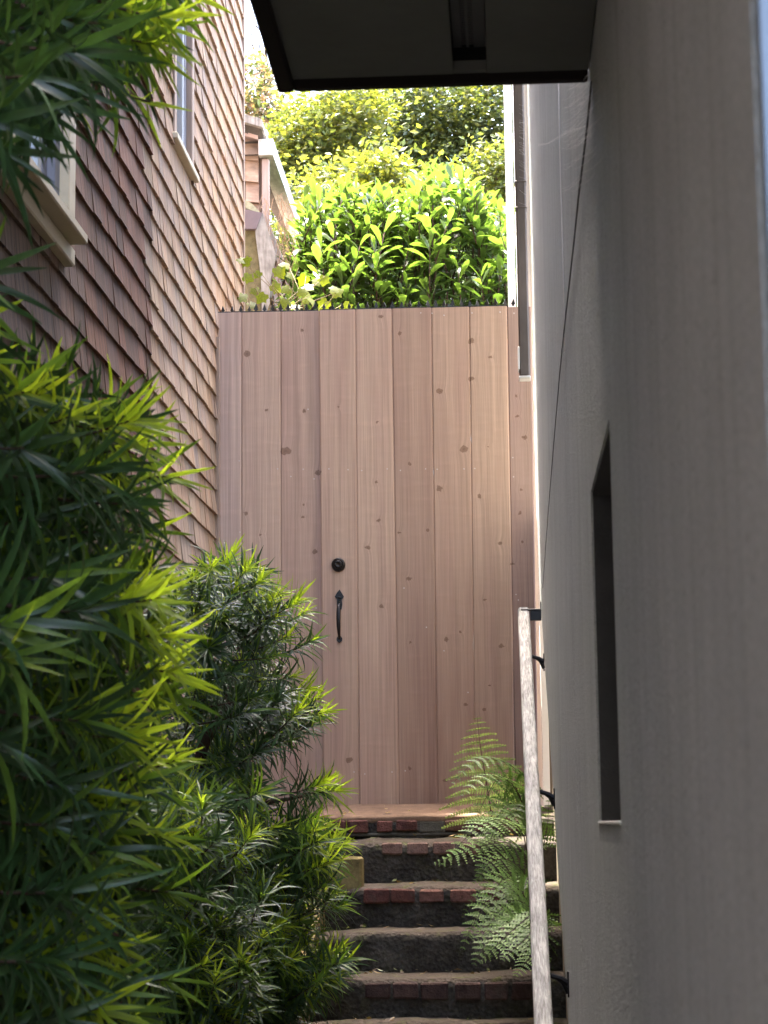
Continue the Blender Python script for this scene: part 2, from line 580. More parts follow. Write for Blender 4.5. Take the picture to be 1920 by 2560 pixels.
# bricks set in the risers (pixels: x0, x1, y0, y1 on the riser of a given step)
BR = {0: [(808, 864, 2051, 2083), (871, 920, 2050, 2083), (944, 981, 2052, 2080), (991, 1044, 2050, 2078), (1113, 1173, 2050, 2077), (1185, 1232, 2050, 2078), (1246, 1300, 2050, 2078)],
      1: [(955, 1005, 2107, 2137), (1018, 1070, 2106, 2136), (1083, 1137, 2104, 2135), (1152, 1200, 2107, 2136)],
      2: [(909, 973, 2222, 2258), (975, 1038, 2222, 2257), (1049, 1109, 2224, 2256), (1125, 1190, 2224, 2256), (1202, 1254, 2222, 2256), (1275, 1322, 2218, 2255)],
      4: [(914, 976, 2456, 2496), (982, 1046, 2455, 2497), (1053, 1120, 2455, 2500), (1140, 1202, 2455, 2499), (1212, 1270, 2455, 2499), (1280, 1330, 2455, 2499)]}
BT = {0: (.155, .068, .056), 1: (.21, .13, .105), 2: (.165, .07, .058), 4: (.085, .052, .045)}
for i, L in BR.items():
    Y = front[i][0]
    for n_, (x0, x1, y0, y1) in enumerate(L):
        a = at(x0, y1, Y); b = at(x1, y0, Y)
        k = random.uniform(.7, 1.2)
        tc = tuple(c * k for c in BT[i]) + (1,)
        if i == 2 and n_ in (2, 3): tc = (.2, .10, .08, 1)
        if i == 0 and n_ >= 4: tc = (.11, .06, .045, 1)
        pr = .016 if i != 4 else .012
        mb = MB()
        mb.box((a.x, Y - pr + random.uniform(-.002, .002), a.z), (b.x, Y + .05, b.z), tc, .005)
        for q in range(len(mb.v)):
            x, y, z = mb.v[q]
            d = noise.noise(Vector((x * 45, y * 45, z * 45 + i))) * .004
            mb.v[q] = (x + d, y + d * .5, z + d)
        mb.build('brick', M['brick'], stair)
# pale mortar patch in the top riser
a = at(1046, 2083, 7.48); b = at(1112, 2052, 7.48)
mb = MB(); mb.box((a.x, 7.48 - .004, a.z), (b.x, 7.53, b.z), None, .006)
mb.build('mortar_patch', M['mortar'], stair)
a = at(865, 2092, 7.48); b = at(1230, 2079, 7.48)
mb = MB(); mb.box((a.x, 7.48 - .002, a.z), (b.x, 7.53, b.z), None, .004)
mb.build('mortar_patch', M['mortar'], stair)

# planting bed on the left of the stairs and behind the gate: one earth sheet that climbs with the stairs
vs = []; fs = []
ys = [1.2, 2, 3, 4, 5, 6, 6.6, 7.2, 7.7, 8.2, 9, 10, 12, 15, 20, 30]


def earth(y):
    if y < 2: return .02
    if y < 8: return .02 + (front[0][1] - .06) * (y - 2) / 6.0 - .03
    return front[0][1] - .07 + max(0, y - 11) * .06


for j, y in enumerate(ys):
    for i, x in enumerate((-1.3, -.95, -.68, -.62) if y < 8 else (-6, -1.3, .2, 6)):
        z = earth(y) + (.05 - .03 * i if y < 8 else 0) + random.uniform(-.02, .02)
        vs.append((x, y, z))
for j in range(len(ys) - 1):
    if ys[j] < 8 and ys[j + 1] > 8:
        continue
    for i in range(3):
        fs.append((j * 4 + i, j * 4 + i + 1, j * 4 + 5 + i, j * 4 + 4 + i))
mb = MB(); mb.add(vs, fs)
struct('planting_bed', mb, M['soil'])
# mossy timber end and edging at the left of the stairs
o = thing('timber_edging', 'mossy yellowish timber block and edging at the left end of the brick steps', 'edging')
a = at(822, 2206, 7.0); b = at(905, 2142, 7.0)
mb = MB(); mb.box((a.x, 6.98, a.z - .12), (b.x, 7.10, b.z), None, .008); mb.build('timber_block', M['mosswood'], o)
a = at(800, 2120, 7.35); b = at(822, 2056, 7.35)
mb = MB(); mb.box((a.x - .05, 7.3, a.z - .1), (b.x - .01, 7.46, b.z), None, .008); mb.build('timber_block', M['mosswood'], o)
a = at(850, 2440, 6.3)
mb = MB()
mb.prism([(-.62, 6.95, front[2][1] - .02), (-.62, 6.95, front[2][1] - .2), (-.62, 3.4, .02), (-.62, 3.4, .2)], (-.05, 0, 0))
mb.build('edging_board', M['mosswood'], o)

# ------------------------------------------------------------------ left house: shingled wall and two windows
house = thing('shingled_house', 'brown cedar shingled house wall with cream window on the left of the passage', 'house')
HZ = E + 10.5
HY1 = atX(604, 240, LW).y
# window rectangles (Y0, Y1, Z0, Z1) on the wall
w1 = atX(188, 560, LW + .03); SL1 = atX(220, 587, LW + .075); SL0 = atX(219.5, 612, LW + .075); AP = atX(188, 668, LW + .034); w2a = atX(426, 317, LW); w2b = atX(486, 440, LW); w2r = atX(478, 300, LW)
W1 = (3.75, w1.y, SL1.z, E + 2.75)
W2 = (w2a.y + .02, w2r.y, w2a.z, E + 3.3)
mb = MB()
bx = LW - .03


def wallquad(mb, y0, y1, z0, z1):
    mb.add([(bx, y0, z0), (bx, y1, z0), (bx, y1, z1), (bx, y0, z1)], [(0, 1, 2, 3)])


ycuts = [-5.0, W1[0] + .02, W1[1] - .02, W2[0] + .02, W2[1] - .02, HY1 - .01]
wallquad(mb, ycuts[0], ycuts[1], -.1, HZ); wallquad(mb, ycuts[2], ycuts[3], -.1, HZ); wallquad(mb, ycuts[4], ycuts[5], -.1, HZ)
wallquad(mb, ycuts[1], ycuts[2], -.1, W1[2] + .02); wallquad(mb, ycuts[1], ycuts[2], W1[3] - .02, HZ)
wallquad(mb, ycuts[3], ycuts[4], -.1, W2[2] + .02); wallquad(mb, ycuts[3], ycuts[4], W2[3] - .02, HZ)
# far end and roof deck
mb.add([(bx, HY1 - .01, -.1), (-7, HY1 - .01, -.1), (-7, HY1 - .01, HZ), (bx, HY1 - .01, HZ)], [(0, 1, 2, 3)])
mb.add([(bx, -5, -.1), (-7, -5, -.1), (-7, -5, HZ), (bx, -5, HZ)], [(0, 1, 2, 3)])
mb.build('wall_sheathing', M['tancase'], house)
mb = MB(); mb.box((-7, -5.1, HZ), (LW + .06, HY1 + .06, HZ + .14)); mb.build('roof', M['roof'], house)

EXPO = .0965
zref = atX(551.4, 780.3, LW).z
nk0 = int(zref / EXPO)
shing = []
YB = atX(373, 700, LW).y                     # where the redder boards stop
for kc in range(-nk0 - 1, 60):
    z0 = zref + kc * EXPO
    if z0 > E + 4.4 or z0 < -.05: continue
    y = 1.6 + random.uniform(0, .1)
    jog = 0.0
    while y < HY1:
        wd = random.choice([.07, .09, .10, .12, .13, .15, .17]) * random.uniform(.9, 1.1)
        y1 = min(y + wd, HY1)
        if y < YB < y1 and y1 - YB > .03 and YB - y > .03: y1 = YB
        cuts = [(y, y1)]
        for W_ in (W1, W2):
            n2 = []
            for a, b in cuts:
                if z0 + EXPO * .7 > W_[2] and z0 < W_[3]:
                    if a < W_[0]: n2.append((a, min(b, W_[0])))
                    if b > W_[1]: n2.append((max(a, W_[1]), b))
                else: n2.append((a, b))
            cuts = n2
        for a, b in cuts:
            if b - a > .015:
                shing.append((a + .0012, b - .0012, z0 + random.uniform(-.002, .002) + (.012 if b <= YB + .01 else 0) + wave((a + b) / 2, 1.3, kc) * .004))
        y = y1


def shingle_geo(mb, a, b, z):
    near = b <= YB + .01
    k = random.uniform(.88, 1.1)
    if near:
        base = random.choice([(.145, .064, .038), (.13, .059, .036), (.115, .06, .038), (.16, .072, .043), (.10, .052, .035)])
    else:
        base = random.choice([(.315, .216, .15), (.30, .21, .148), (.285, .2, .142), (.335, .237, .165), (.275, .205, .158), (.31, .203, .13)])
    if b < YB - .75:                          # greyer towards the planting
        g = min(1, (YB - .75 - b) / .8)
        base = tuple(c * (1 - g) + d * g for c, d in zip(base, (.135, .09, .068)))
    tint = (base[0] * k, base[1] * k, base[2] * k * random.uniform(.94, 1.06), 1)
    t = .0105 + random.uniform(-.002, .003)
    h = EXPO + .012
    r1, r2 = random.uniform(-.0015, .0015), random.uniform(-.0015, .0015)
    x0 = LW - .012
    tl, tr_ = t + random.uniform(-.0015, .0015), t + random.uniform(-.0015, .0015)
    vs = [(x0, a, z + r1), (x0, b, z + r2), (x0 + .012 + tl, a, z + r1), (x0 + .012 + tr_, b, z + r2),
          (x0, a, z + h), (x0, b, z + h), (x0 + .0115, a, z + h), (x0 + .0115, b, z + h)]
    mb.add(vs, [(0, 1, 3, 2), (2, 3, 7, 6), (0, 2, 6, 4), (1, 5, 7, 3), (4, 6, 7, 5)], tint)


def shing_area(s):
    p = proj((LW, s[0], s[2])); q = proj((LW, s[1], s[2] + EXPO))
    if not p or not q: return 0
    cx, cy = (p[0] + q[0]) / 2, (p[1] + q[1]) / 2
    if not (0 < cx < 1920 and 0 < cy < 2560): return 0
    # behind the planting
    if cy > 1250: return 0
    if cx < 540 and cy > 1000: return 0
    if cx < 300 and cy > 880: return 0
    if cx < 420 and cy < 220: return 0
    return abs(q[0] - p[0]) * abs(EXPO * F / p[2])


ar = sorted(range(len(shing)), key=lambda i: -shing_area(shing[i]))
big = set(ar[:300])
rest = MB()
for i, (a, b, z) in enumerate(shing):
    if i in big:
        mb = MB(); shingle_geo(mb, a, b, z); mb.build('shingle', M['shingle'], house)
    else:
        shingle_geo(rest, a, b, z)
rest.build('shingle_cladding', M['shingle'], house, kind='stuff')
# corner board down the far edge
mb = MB(); mb.box((LW - .03, HY1 - .004, -.1), (LW + .012, HY1 + .02, HZ)); mb.build('corner_board', M['tancase'], house)
# dark flashing strip where the gate meets the house
mb = MB(); mb.box((LW - .005, 7.93, E - .1), (LW + .018, 7.955, E + 1.93)); mb.build('flashing', M['tancase'], house)

# window with cream casing
win = bpy.data.objects.new('window', None); COL.objects.link(win); win.parent = house
ow = .075
y0, y1, z0, z1 = W1
mb = MB()
mb.box((LW - .05, y1 - ow, z0), (LW + .03, y1, z1), None, .003)
mb.box((LW - .05, y0, z0), (LW + .03, y0 + ow, z1), None, .003)
mb.box((LW - .05, y0, z1 - ow), (LW + .028, y1, z1 + .01), None, .003)
mb.build('casing', M['cream'], win)
mb = MB()
pe = atX(220, 592, LW + .075)
mb.box((LW - .04, y0 - .1, SL0.z), (LW + .075, SL1.y, SL1.z), None, .004)
mb.build('sill', M['cream'], win)
mb = MB()
mb.box((LW - .02, y0 - .05, AP.z), (LW + .034, AP.y, SL0.z - .002), None, .004)
mb.build('apron', M['cream'], win)
mb = MB()
a0, a1 = y0 + ow, y1 - ow
mb.box((LW - .09, a1 - .055, z0 - .002), (LW + .004, a1, z1 - ow), None, .002)
mb.box((LW - .09, a1 - .10, z0 - .002), (LW - .016, a1 - .057, z1 - ow), None, .002)
mb.box((LW - .09, a0, z0 - .002), (LW - .016, a0 + .1, z1 - ow), None, .002)
mb.box((LW - .09, a0 + .1, z1 - ow - .07), (LW - .018, a1 - .1, z1 - ow), None, .002)
mb.build('sash', M['sash'], win)
mb = MB(); mb.box((LW - .06, a1 - .135, z0), (LW - .02, a1 - .102, z1 - ow), None, .003)
mb.build('screen_frame', M['alu'], win)
mb = MB(); mb.box((LW - .055, a0 + .1, z0 - .002), (LW - .049, a1 - .135, z1 - ow)); mb.build('pane', M['glass'], win)

win = bpy.data.objects.new('window', None); COL.objects.link(win); win.parent = house
y0, y1, z0, z1 = W2
mb = MB()
mb.box((LW - .06, y1 - .05, z0 - .02), (LW + .012, y1, z1), None, .003)
mb.box((LW - .06, y0, z0 - .02), (LW + .012, y0 + .05, z1), None, .003)
mb.box((LW - .06, y0 + .05, z1 - .05), (LW + .010, y1 - .05, z1), None, .003)
mb.build('casing', M['tancase'], win)
mb = MB(); mb.box((LW - .06, y0 - .03, z0 - .045), (LW + .028, y1 + .03, z0 - .021), None, .003); mb.build('sill', M['cream'], win)
mb = MB(); mb.box((LW - .08, y1 - .10, z0 - .02), (LW - .01, y1 - .052, z1 - .05), None, .002)
mb.build('sash', M['sash'], win)
mb = MB(); mb.box((LW - .07, y1 - .13, z0 - .02), (LW - .012, y1 - .104, z1 - .05), None, .003); mb.build('screen_frame', M['alu'], win)
mb = MB(); mb.box((LW - .04, y0 + .05, z0 - .02), (LW - .034, y1 - .132, z1 - .05)); mb.build('pane', mat_plain('tan_reflection_glass', (.24, .19, .15), .3, spec=.4, var=.1), win)  # tan reflection put into the pane's own colour

# ------------------------------------------------------------------ rear wing of the left house, seen past its corner
wing = thing('rear_wing', 'low rear wing with pink shingles, grey eave board and gutter behind the shingled house', 'house wing')
RY = 9.6
RXF = -1.12


def quad3(mb, pts, thick, tint=None):
    mb.prism([at(*p) for p in pts], (0, thick, 0), tint)


# end wall rows of shingles facing the passage
rows = [(345, 398, 604, 645, 655), (402, 452, 604, 646, 655), (456, 503, 606, 647, 655), (508, 560, 606, 648, 655)]
for (ya, yb, xa, xb, xc) in rows:
    for u in ((0, .52), (.54, 1.0)):
        x_0, x_1 = xa - 30 + (xb - xa + 30) * u[0], xa - 30 + (xb - xa + 30) * u[1]
        mb = MB()
        quad3(mb, [(x_0, ya, RY), (x_1, ya + 3, RY), (x_1, yb + 3, RY - .02), (x_0, yb, RY - .02)], .03, (.50 * random.uniform(.8, 1.05), .36, .28, 1))
        mb.build('shingle', M['shingle'], wing)
mb = MB(); quad3(mb, [(560, 330, RY + .02), (668, 350, RY + .02), (668, 900, RY + .02), (560, 900, RY + .02)], .05, (.3, .2, .15, 1)); mb.build('end_wall', M['shingle'], wing)
mb = MB(); quad3(mb, [(560, 306, RY - .06), (646, 330, RY - .06), (644, 348, RY - .06), (560, 324, RY - .06)], .04); mb.build('barge_board', mat_plain('pinkish_barge_board', (.5, .37, .32), .7, var=.15), wing)
mb = MB(); quad3(mb, [(560, 272, RY - .12), (654, 297, RY - .12), (657, 318, RY - .12), (560, 290, RY - .12)], .5); mb.build('roof_edge', M['greyboard'], wing)
mb = MB(); quad3(mb, [(560, 291, RY - .09), (652, 318, RY - .09), (660, 345, RY - .05), (640, 345, RY - .05), (560, 305, RY - .09)], .4); mb.build('roof_underside', M['roof'], wing)
mb = MB(); quad3(mb, [(655, 398, RY - .02), (672, 398, RY - .02), (674, 780, RY - .02), (655, 780, RY - .02)], .03); mb.build('corner_board', mat_plain('pinkish_corner_board', (.42, .32, .28), .75, var=.2, stretch=(8, 8, .5)), wing)
# long eave board running away along the wing
p0 = at(664, 367, RY - .05); p1 = at(762, 640, 12.6)
mb = MB()
hh, ww = .082, .036
vs = [(p0.x - ww, p0.y, p0.z - hh / 2), (p0.x + ww, p0.y, p0.z - hh / 2), (p0.x + ww, p0.y, p0.z + hh / 2), (p0.x - ww, p0.y, p0.z + hh / 2),
      (p1.x - ww, p1.y, p1.z - hh / 2), (p1.x + ww, p1.y, p1.z - hh / 2), (p1.x + ww, p1.y, p1.z + hh / 2), (p1.x - ww, p1.y, p1.z + hh / 2)]
mb.add(vs, [(0, 1, 2, 3), (4, 7, 6, 5), (0, 4, 5, 1), (1, 5, 6, 2), (2, 6, 7, 3), (3, 7, 4, 0)])
mb.build('eave_board', mat_grey_wood('pale_silvered_board', (.42, .4, .37), (.66, .64, .6), (40, 4, 40)), wing)
# side wall under the eave, with shingle courses
sx = p0.x - .10
for kc in range(16):
    zt = p0.z - .04 - kc * .14
    for u in range(7):
        mb = MB()
        ya, yb = RY + .03 + u * .42, RY + .03 + (u + 1) * .42 - .004
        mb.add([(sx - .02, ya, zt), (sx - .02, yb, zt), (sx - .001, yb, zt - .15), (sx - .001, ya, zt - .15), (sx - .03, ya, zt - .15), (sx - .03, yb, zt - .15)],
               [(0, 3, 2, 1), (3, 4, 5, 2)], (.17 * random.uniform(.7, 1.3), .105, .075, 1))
        mb.build('shingle', M['shingle'], wing)
mb = MB()
mb.add([(sx - .03, p0.y, p0.z - .036), (p0.x, p0.y, p0.z - .036), (p1.x, p1.y, p1.z - .036), (sx - .03, p1.y, p1.z - .036)], [(0, 1, 2, 3)])
mb.add([(sx - .03, p0.y, p0.z + .03), (p0.x, p0.y, p0.z + .03), (p1.x, p1.y, p1.z + .03), (sx - .03, p1.y, p1.z + .03)], [(0, 1, 2, 3)])
mb.build('eave_soffit', M['roof'], wing)
# gutter end and mossy bracket
mb = MB(); quad3(mb, [(608, 522, RY - .14), (656, 532, RY - .14), (640, 572, RY - .14), (608, 572, RY - .14)], .1); mb.build('gutter_end', M['gutter'], wing)
mb = MB(); quad3(mb, [(612, 500, RY - .1), (628, 507, RY - .1), (650, 530, RY - .1), (640, 530, RY - .1), (614, 520, RY - .1)], .05); mb.build('moss_clump', mat_plain('pale_moss', (.34, .33, .22), .95, var=.4, scale=60), wing)
mb = MB(); quad3(mb, [(608, 573, RY - .11), (637, 573, RY - .11), (652, 700, RY - .11), (652, 790, RY - .11), (608, 790, RY - .11)], .02); mb.build('mossy_board', mat_plain('mossy_board_paint', (.16, .14, .07), .9, var=.4, scale=30), wing)
mb = MB(); quad3(mb, [(637, 572, RY - .13), (657, 534, RY - .13), (690, 640, RY - .13), (676, 700, RY - .13), (673, 790, RY - .13), (655, 790, RY - .13), (652, 690, RY - .13)], .02); mb.build('slanted_board', M['greyboard'], wing)
mb = MB(); mb.box((-2.6, RY + .05, 0), (sx - .03, 12.6, p0.z)); mb.build('wing_core', M['tancase'], wing)
# dry vine hanging on the wing
dv = thing('dry_vine', 'tangle of dry brown vine stems hanging on the rear wing wall', 'vine')
mb = MB()
for i in range(34):
    x = random.uniform(655, 735); y = random.uniform(480, 620)
    p = at(x, y, 9.52)
    pts = [p]
    for s_ in range(6):
        p = p + Vector((random.uniform(-.02, .022), random.uniform(-.01, .01), random.uniform(-.07, -.01)))
        pts.append(p)
    mb.tube(pts, .0016, 4, None, False)
mb.build('stems', mat_plain('dry_stem', (.38, .25, .16), .9), dv)

# ------------------------------------------------------------------ gate
GY = 8.0
gate = thing('wooden_gate', 'tall knotty redwood plank gate with black deadbolt and pull handle', 'gate')
GZ0 = at(1000, 2014, GY).z


def gtop(px):
    return at(px, 782 - (px - 543) * .0188, GY).z if px < 797 else at(px, 775.5 - (px - 797) * .023, GY - .022).z


PL = [(543, 543, 602.5, 603), (604, 604.5, 701, 702), (702.5, 703, 800, 811), (798, 808, 887.6, 898), (888.6, 899.3, 979, 997), (980.4, 998, 1077.4, 1094), (1079, 1095, 1172.6, 1188), (1173.8, 1189.2, 1267, 1288)]
PT = [(.57, .44, .37), (.575, .435, .345), (.545, .405, .325), (.58, .435, .34), (.59, .445, .35), (.465, .34, .268), (.515, .382, .30), (.535, .405, .318), (.42, .32, .28)]
MIDY = 1400.


def plank(xl0, xl1, xr0, xr1, yf, tint, zt=None):
    """x at the top and at the bottom for both edges"""
    mb = MB()
    zT = gtop((xl0 + xr0) / 2) if zt is None else zt
    yo = random.uniform(-.0015, .0015)
    A = at(xl0, 790, yf); B = at(xr0, 790, yf); C_ = at(xl1, 2010, yf); D = at(xr1, 2010, yf)
    n = 9
    vs = []; fs = []
    th = .022
    b_ = .0045
    for j in range(n + 1):
        f = j / n
        z = GZ0 + (zT - GZ0) * f
        g = (z - C_.z) / (A.z - C_.z)
        xl = C_.x + (A.x - C_.x) * g + wave(z, 2.2, xl0) * .0008 - .0009
        xr = D.x + (B.x - D.x) * g + wave(z, 2.2, xr0 + 50) * .0008 + .0009
        wp = wave(z, 1.1, xl0 * .37) * .003 + yo
        vs += [(xl, yf + th + wp, z), (xl, yf + b_ + wp, z), (xl + b_, yf + wp, z), (xr - b_, yf + wp, z), (xr, yf + b_ + wp, z), (xr, yf + th + wp, z)]
        if j:
            o_ = (j - 1) * 6
            for k in range(6):
                k2 = (k + 1) % 6
                fs.append((o_ + k, o_ + k2, o_ + 6 + k2, o_ + 6 + k))
    fs.append(tuple(range(5, -1, -1))); fs.append(tuple(n * 6 + k for k in range(6)))
    mb.add(vs, fs, tuple(tint) + (random.random(),))
    return mb.build('plank', M['gate'], gate)


for i, p in enumerate(PL):
    plank(p[0], p[1], p[2], p[3], GY if i < 3 else GY - .022, PT[i])
plank(1268.5, 1290, 1327, 1346, GY - .012, PT[8], gtop(1266) - .003)
# rails behind the boards
mb = MB()
xa, xb = at(545, 1200, GY).x, at(793, 1200, GY).x
xc, xd = at(806, 1200, GY).x, at(1262, 1200, GY).x
for z in (GZ0 + .28, GZ0 + .98, GZ0 + 1.72):
    mb.box((xa, GY + .0235, z - .045), (xb, GY + .06, z + .045), PT[2] + (.3,))
    mb.box((xc, GY + .0015, z - .045), (xd, GY + .04, z + .045), PT[2] + (.6,))
mb.build('rear_rail', M['gate'], gate)
mb = MB()
xp = at(797, 1400, GY).x
mb.box((xp - .09, GY + .0242, GZ0 - .1), (xp + .011, GY + .11, GZ0 + 1.85), PT[2] + (.2,))
xp = at(1268, 1300, GY).x
mb.box((xp + .012, GY + .0125, GZ0 - .1), (xp + .07, GY + .1, GZ0 + 1.85), PT[2] + (.8,))
mb.build('post', M['gate'], gate)
# threshold under the gate
mb = MB(); a = at(800, 2031, 7.93); b = at(1300, 2015, 7.93)
mb.box((-.72, 7.93, a.z - .06), (.10, 8.04, b.z), (.30, .19, .12, .4), .004); mb.build('threshold', M['gate'], gate)
mb = MB()
xa, xb = at(545, 2010, GY).x, at(808, 2010, GY).x
mb.box((xa, GY + .002, GZ0 - .3), (xb, GY + .03, GZ0 - .002), PT[2] + (.9,))
mb.build('kick_board', M['gate'], gate)
# nails: tiny bright heads in rows
mb = MB()
for (x, y) in [(598, 1152), (694, 1172), (727, 1191), (758, 1173), (770, 1023), (785, 1197), (822, 1172), (870, 1174), (904, 1176), (968, 1172), (1001, 1176), (1064, 1172), (1093, 1173), (1160, 1172), (1187, 1171), (1282, 1144), (1284, 1192),
               (1010, 1470), (1066, 1568), (1110, 1627), (1170, 1731), (1013, 1927), (980, 1930), (912, 1935), (885, 1930), (1052, 782), (1080, 783), (1110, 788), (1180, 782), (1250, 780), (1285, 783), (1290, 1486), (1296, 1500), (600, 1330), (790, 1520)]:
    p = at(x, y, GY - .0235 if 797 < x < 1268 else (GY - .0015 if x < 797 else GY - .0135))
    mb.tube([p, p + Vector((0, .004, 0))], .0026, 8)
mb.build('nail_heads', mat_plain('galvanised_nail', (.6, .55, .5), .4, .5), gate, kind='stuff')
# deadbolt
db = bpy.data.objects.new('deadbolt', None); COL.objects.link(db); db.parent = gate
p = at(846, 1412, GY - .022)
mb = MB()


def disc(mb, p, prof, n=28):
    vs = []; fs = []
    for (r, dy) in prof:
        for k in range(n):
            q = 2 * math.pi * k / n
            vs.append((p.x + r * math.cos(q), p.y + dy, p.z + r * math.sin(q)))
    for j in range(len(prof) - 1):
        for k in range(n):
            fs.append((j * n + k, j * n + (k + 1) % n, (j + 1) * n + (k + 1) % n, (j + 1) * n + k))
    fs.append(tuple((len(prof) - 1) * n + k for k in range(n)))
    mb.add(vs, fs)


disc(mb, p, [(.0275, .002), (.0275, -.006), (.0255, -.011), (.021, -.016), (.019, -.016), (.018, -.013)])
mb.build('rose', M['bronze'], db, True)
mb = MB(); disc(mb, p, [(.0165, -.012), (.0165, -.0185), (.014, -.021), (.006, -.021), (.0055, -.0195)]); mb.build('lock_cylinder', M['bronze'], db, True)
# pull handle
ph = bpy.data.objects.new('pull_handle', None); COL.objects.link(ph); ph.parent = gate
yf = GY - .022


def gp(px, py, dy=0.0):
    q = at(px, py, yf)
    return Vector((q.x, yf + dy, q.z))


mb = MB()
out = [(849, 1474), (855, 1483), (860, 1492), (855, 1499), (856, 1512), (854, 1524), (844, 1524), (842, 1512), (843, 1499), (837, 1492), (842, 1483)]
mb.prism([gp(x, y, .001) for x, y in out], (0, -.006, 0))
mb.build('top_plate', M['black'], ph)
mb = MB()
out = [(848, 1608), (855, 1602), (856, 1596), (852, 1590), (845, 1590), (842, 1596), (842, 1602)]
mb.prism([gp(x, y, .001) for x, y in out], (0, -.006, 0))
mb.build('foot_plate', M['black'], ph)
mb = MB()
gpts = [(849, 1506, -.006, .0040), (848.5, 1512, -.02, .0058), (848, 1524, -.034, .0074), (848, 1545, -.040, .0086), (848.5, 1566, -.040, .0082), (849, 1582, -.034, .0066), (849, 1592, -.02, .005), (849, 1597, -.005, .0042)]
mb.tube([gp(x, y, d) for x, y, d, r in gpts], [g[3] for g in gpts], 12)
mb.build('grip', M['black'], ph, True)
mb = MB(); pA = gp(849, 1494, -.012); mb.box((pA.x - .005, pA.y - .012, pA.z - .004), (pA.x + .005, pA.y + .008, pA.z + .001), None, .0015)
mb.build('thumb_latch', M['black'], ph)

# anti-climb spikes along the gate top
sp = thing('spike_strip', 'row of small black plastic arrowhead spikes along the top of the plank gate', 'spike strip')
proto = None


def spike_mesh():
    mb = MB()
    t = .0022
    poly = [(-.0045, 0), (.0045, 0), (.0035, .007), (.010, .010), (.0052, .020), (.0008, .034), (-.0008, .034), (-.0052, .020), (-.010, .010), (-.0035, .007)]
    mb.prism([(x, -t, z) for x, z in poly], (0, 2 * t, 0))
    return mb.mesh('spike', M['plastic'])


SM = spike_mesh()
xs = [105, 145, 187, 225, 255, 295, 333, 370, 405, 445, 488, 528]
xs = [500 + x / 1.843 for x in xs]
x = 810
while x < 1322:
    xs.append(x); x += random.uniform(19, 23.5)
for x in xs:
    o = bpy.data.objects.new('spike', SM)
    COL.objects.link(o); o.parent = sp
    z = gtop(min(x, 1266))
    p = at(x, 780, GY)
    o.location = (p.x, GY + (.012 if x < 797 else -.008) + random.uniform(-.003, .003), z + .003)
    s_ = random.uniform(.8, 1.05)
    o.scale = (s_, 1, s_ * random.uniform(.85, 1.1))
    o.rotation_euler = (random.uniform(-.12, .12), random.uniform(-.08, .08), random.uniform(-.5, .5))
mb = MB()
a = at(545, 780, GY); b = at(795, 780, GY)
mb.prism([(a.x, GY + .002, gtop(545) + .001), (b.x, GY + .002, gtop(790) + .001), (b.x, GY + .002, gtop(790) + .005), (a.x, GY + .002, gtop(545) + .005)], (0, .02, 0))
a = at(800, 780, GY); b = at(1262, 780, GY)
mb.prism([(a.x, GY - .019, gtop(800) + .001), (b.x, GY - .019, gtop(1262) + .001), (b.x, GY - .019, gtop(1262) + .005), (a.x, GY - .019, gtop(800) + .005)], (0, .018, 0))
mb.build('base_strip', M['plastic'], sp)

# ------------------------------------------------------------------ right house: stucco wall, niche, eave
bld = thing('stucco_building', 'greige stucco house wall with deep square opening and dark eave on the right', 'house')
WY0, WY1 = .985, 7.35
WZ1 = E + 4.3
n0 = atX(1552, 2042, RW).y; n1 = atX(1499, 2061, RW).y
nz0 = atX(1499, 2061, RW).z; nz1 = atX(1481, 1212, RW).z
JY = 3.85


def foot(y):
    return E - .484 + .542 * (y - 4.84)


yb0 = 4.84 + (-E + .484) / .542
TH = .20


def panel(name, outline, hole=None):
    mb = MB()
    if hole is None:
        mb.prism([(RW, y, z) for y, z in outline], (TH, 0, 0))
    else:
        (a0, a1, b0, b1) = hole
        (ya, yb_, zt) = WY0, JY - .002, WZ1
        O = [(ya, 0), (yb0, 0), (yb_, foot(yb_)), (yb_, zt), (ya, zt)]
        H = [(a0, b0), (a1, b0), (a1, b1), (a0, b1)]
        vs = [(RW, y, z) for y, z in O + H] + [(RW + TH, y, z) for y, z in O + H]
        fs = [(0, 5, 6, 2, 1), (2, 6, 7, 3), (3, 7, 8, 4), (4, 8, 5, 0)]
        fs2 = [tuple(9 + i for i in reversed(f)) for f in fs]
        side = [(i, (i + 1) % 5, 9 + (i + 1) % 5, 9 + i) for i in range(5)]
        hs = [(5 + i, 14 + i, 14 + (i + 1) % 4, 5 + (i + 1) % 4) for i in range(4)]
        mb.add(vs, fs + fs2 + side + hs)
    return mb.build(name, M['stucco'], bld)


panel('wall_panel', None, (n0, n1, nz0, nz1))
panel('wall_panel', [(JY + .003, foot(JY)), (WY1, foot(WY1)), (WY1, WZ1), (JY + .003, WZ1)])
mb = MB(); mb.box((RW + .012, JY - .01, E - .9), (RW + TH - .01, JY + .01, WZ1 - .01)); mb.build('joint_backing', M['dark'], bld)
# thin sheets over the jambs and head of the opening, darker than the stucco
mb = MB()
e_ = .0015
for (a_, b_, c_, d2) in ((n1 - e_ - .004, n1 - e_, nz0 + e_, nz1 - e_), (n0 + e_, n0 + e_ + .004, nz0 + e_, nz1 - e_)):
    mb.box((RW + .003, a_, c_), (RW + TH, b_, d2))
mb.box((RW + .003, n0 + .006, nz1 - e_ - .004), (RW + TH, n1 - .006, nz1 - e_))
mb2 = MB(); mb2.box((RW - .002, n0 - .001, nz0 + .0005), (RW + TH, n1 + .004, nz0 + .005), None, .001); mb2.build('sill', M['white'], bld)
mb.build('reveal_lining', mat_plain('dark_grey_reveal', (.062, .062, .06), .85, spec=.2, var=.12, scale=30, bump=.3), bld)
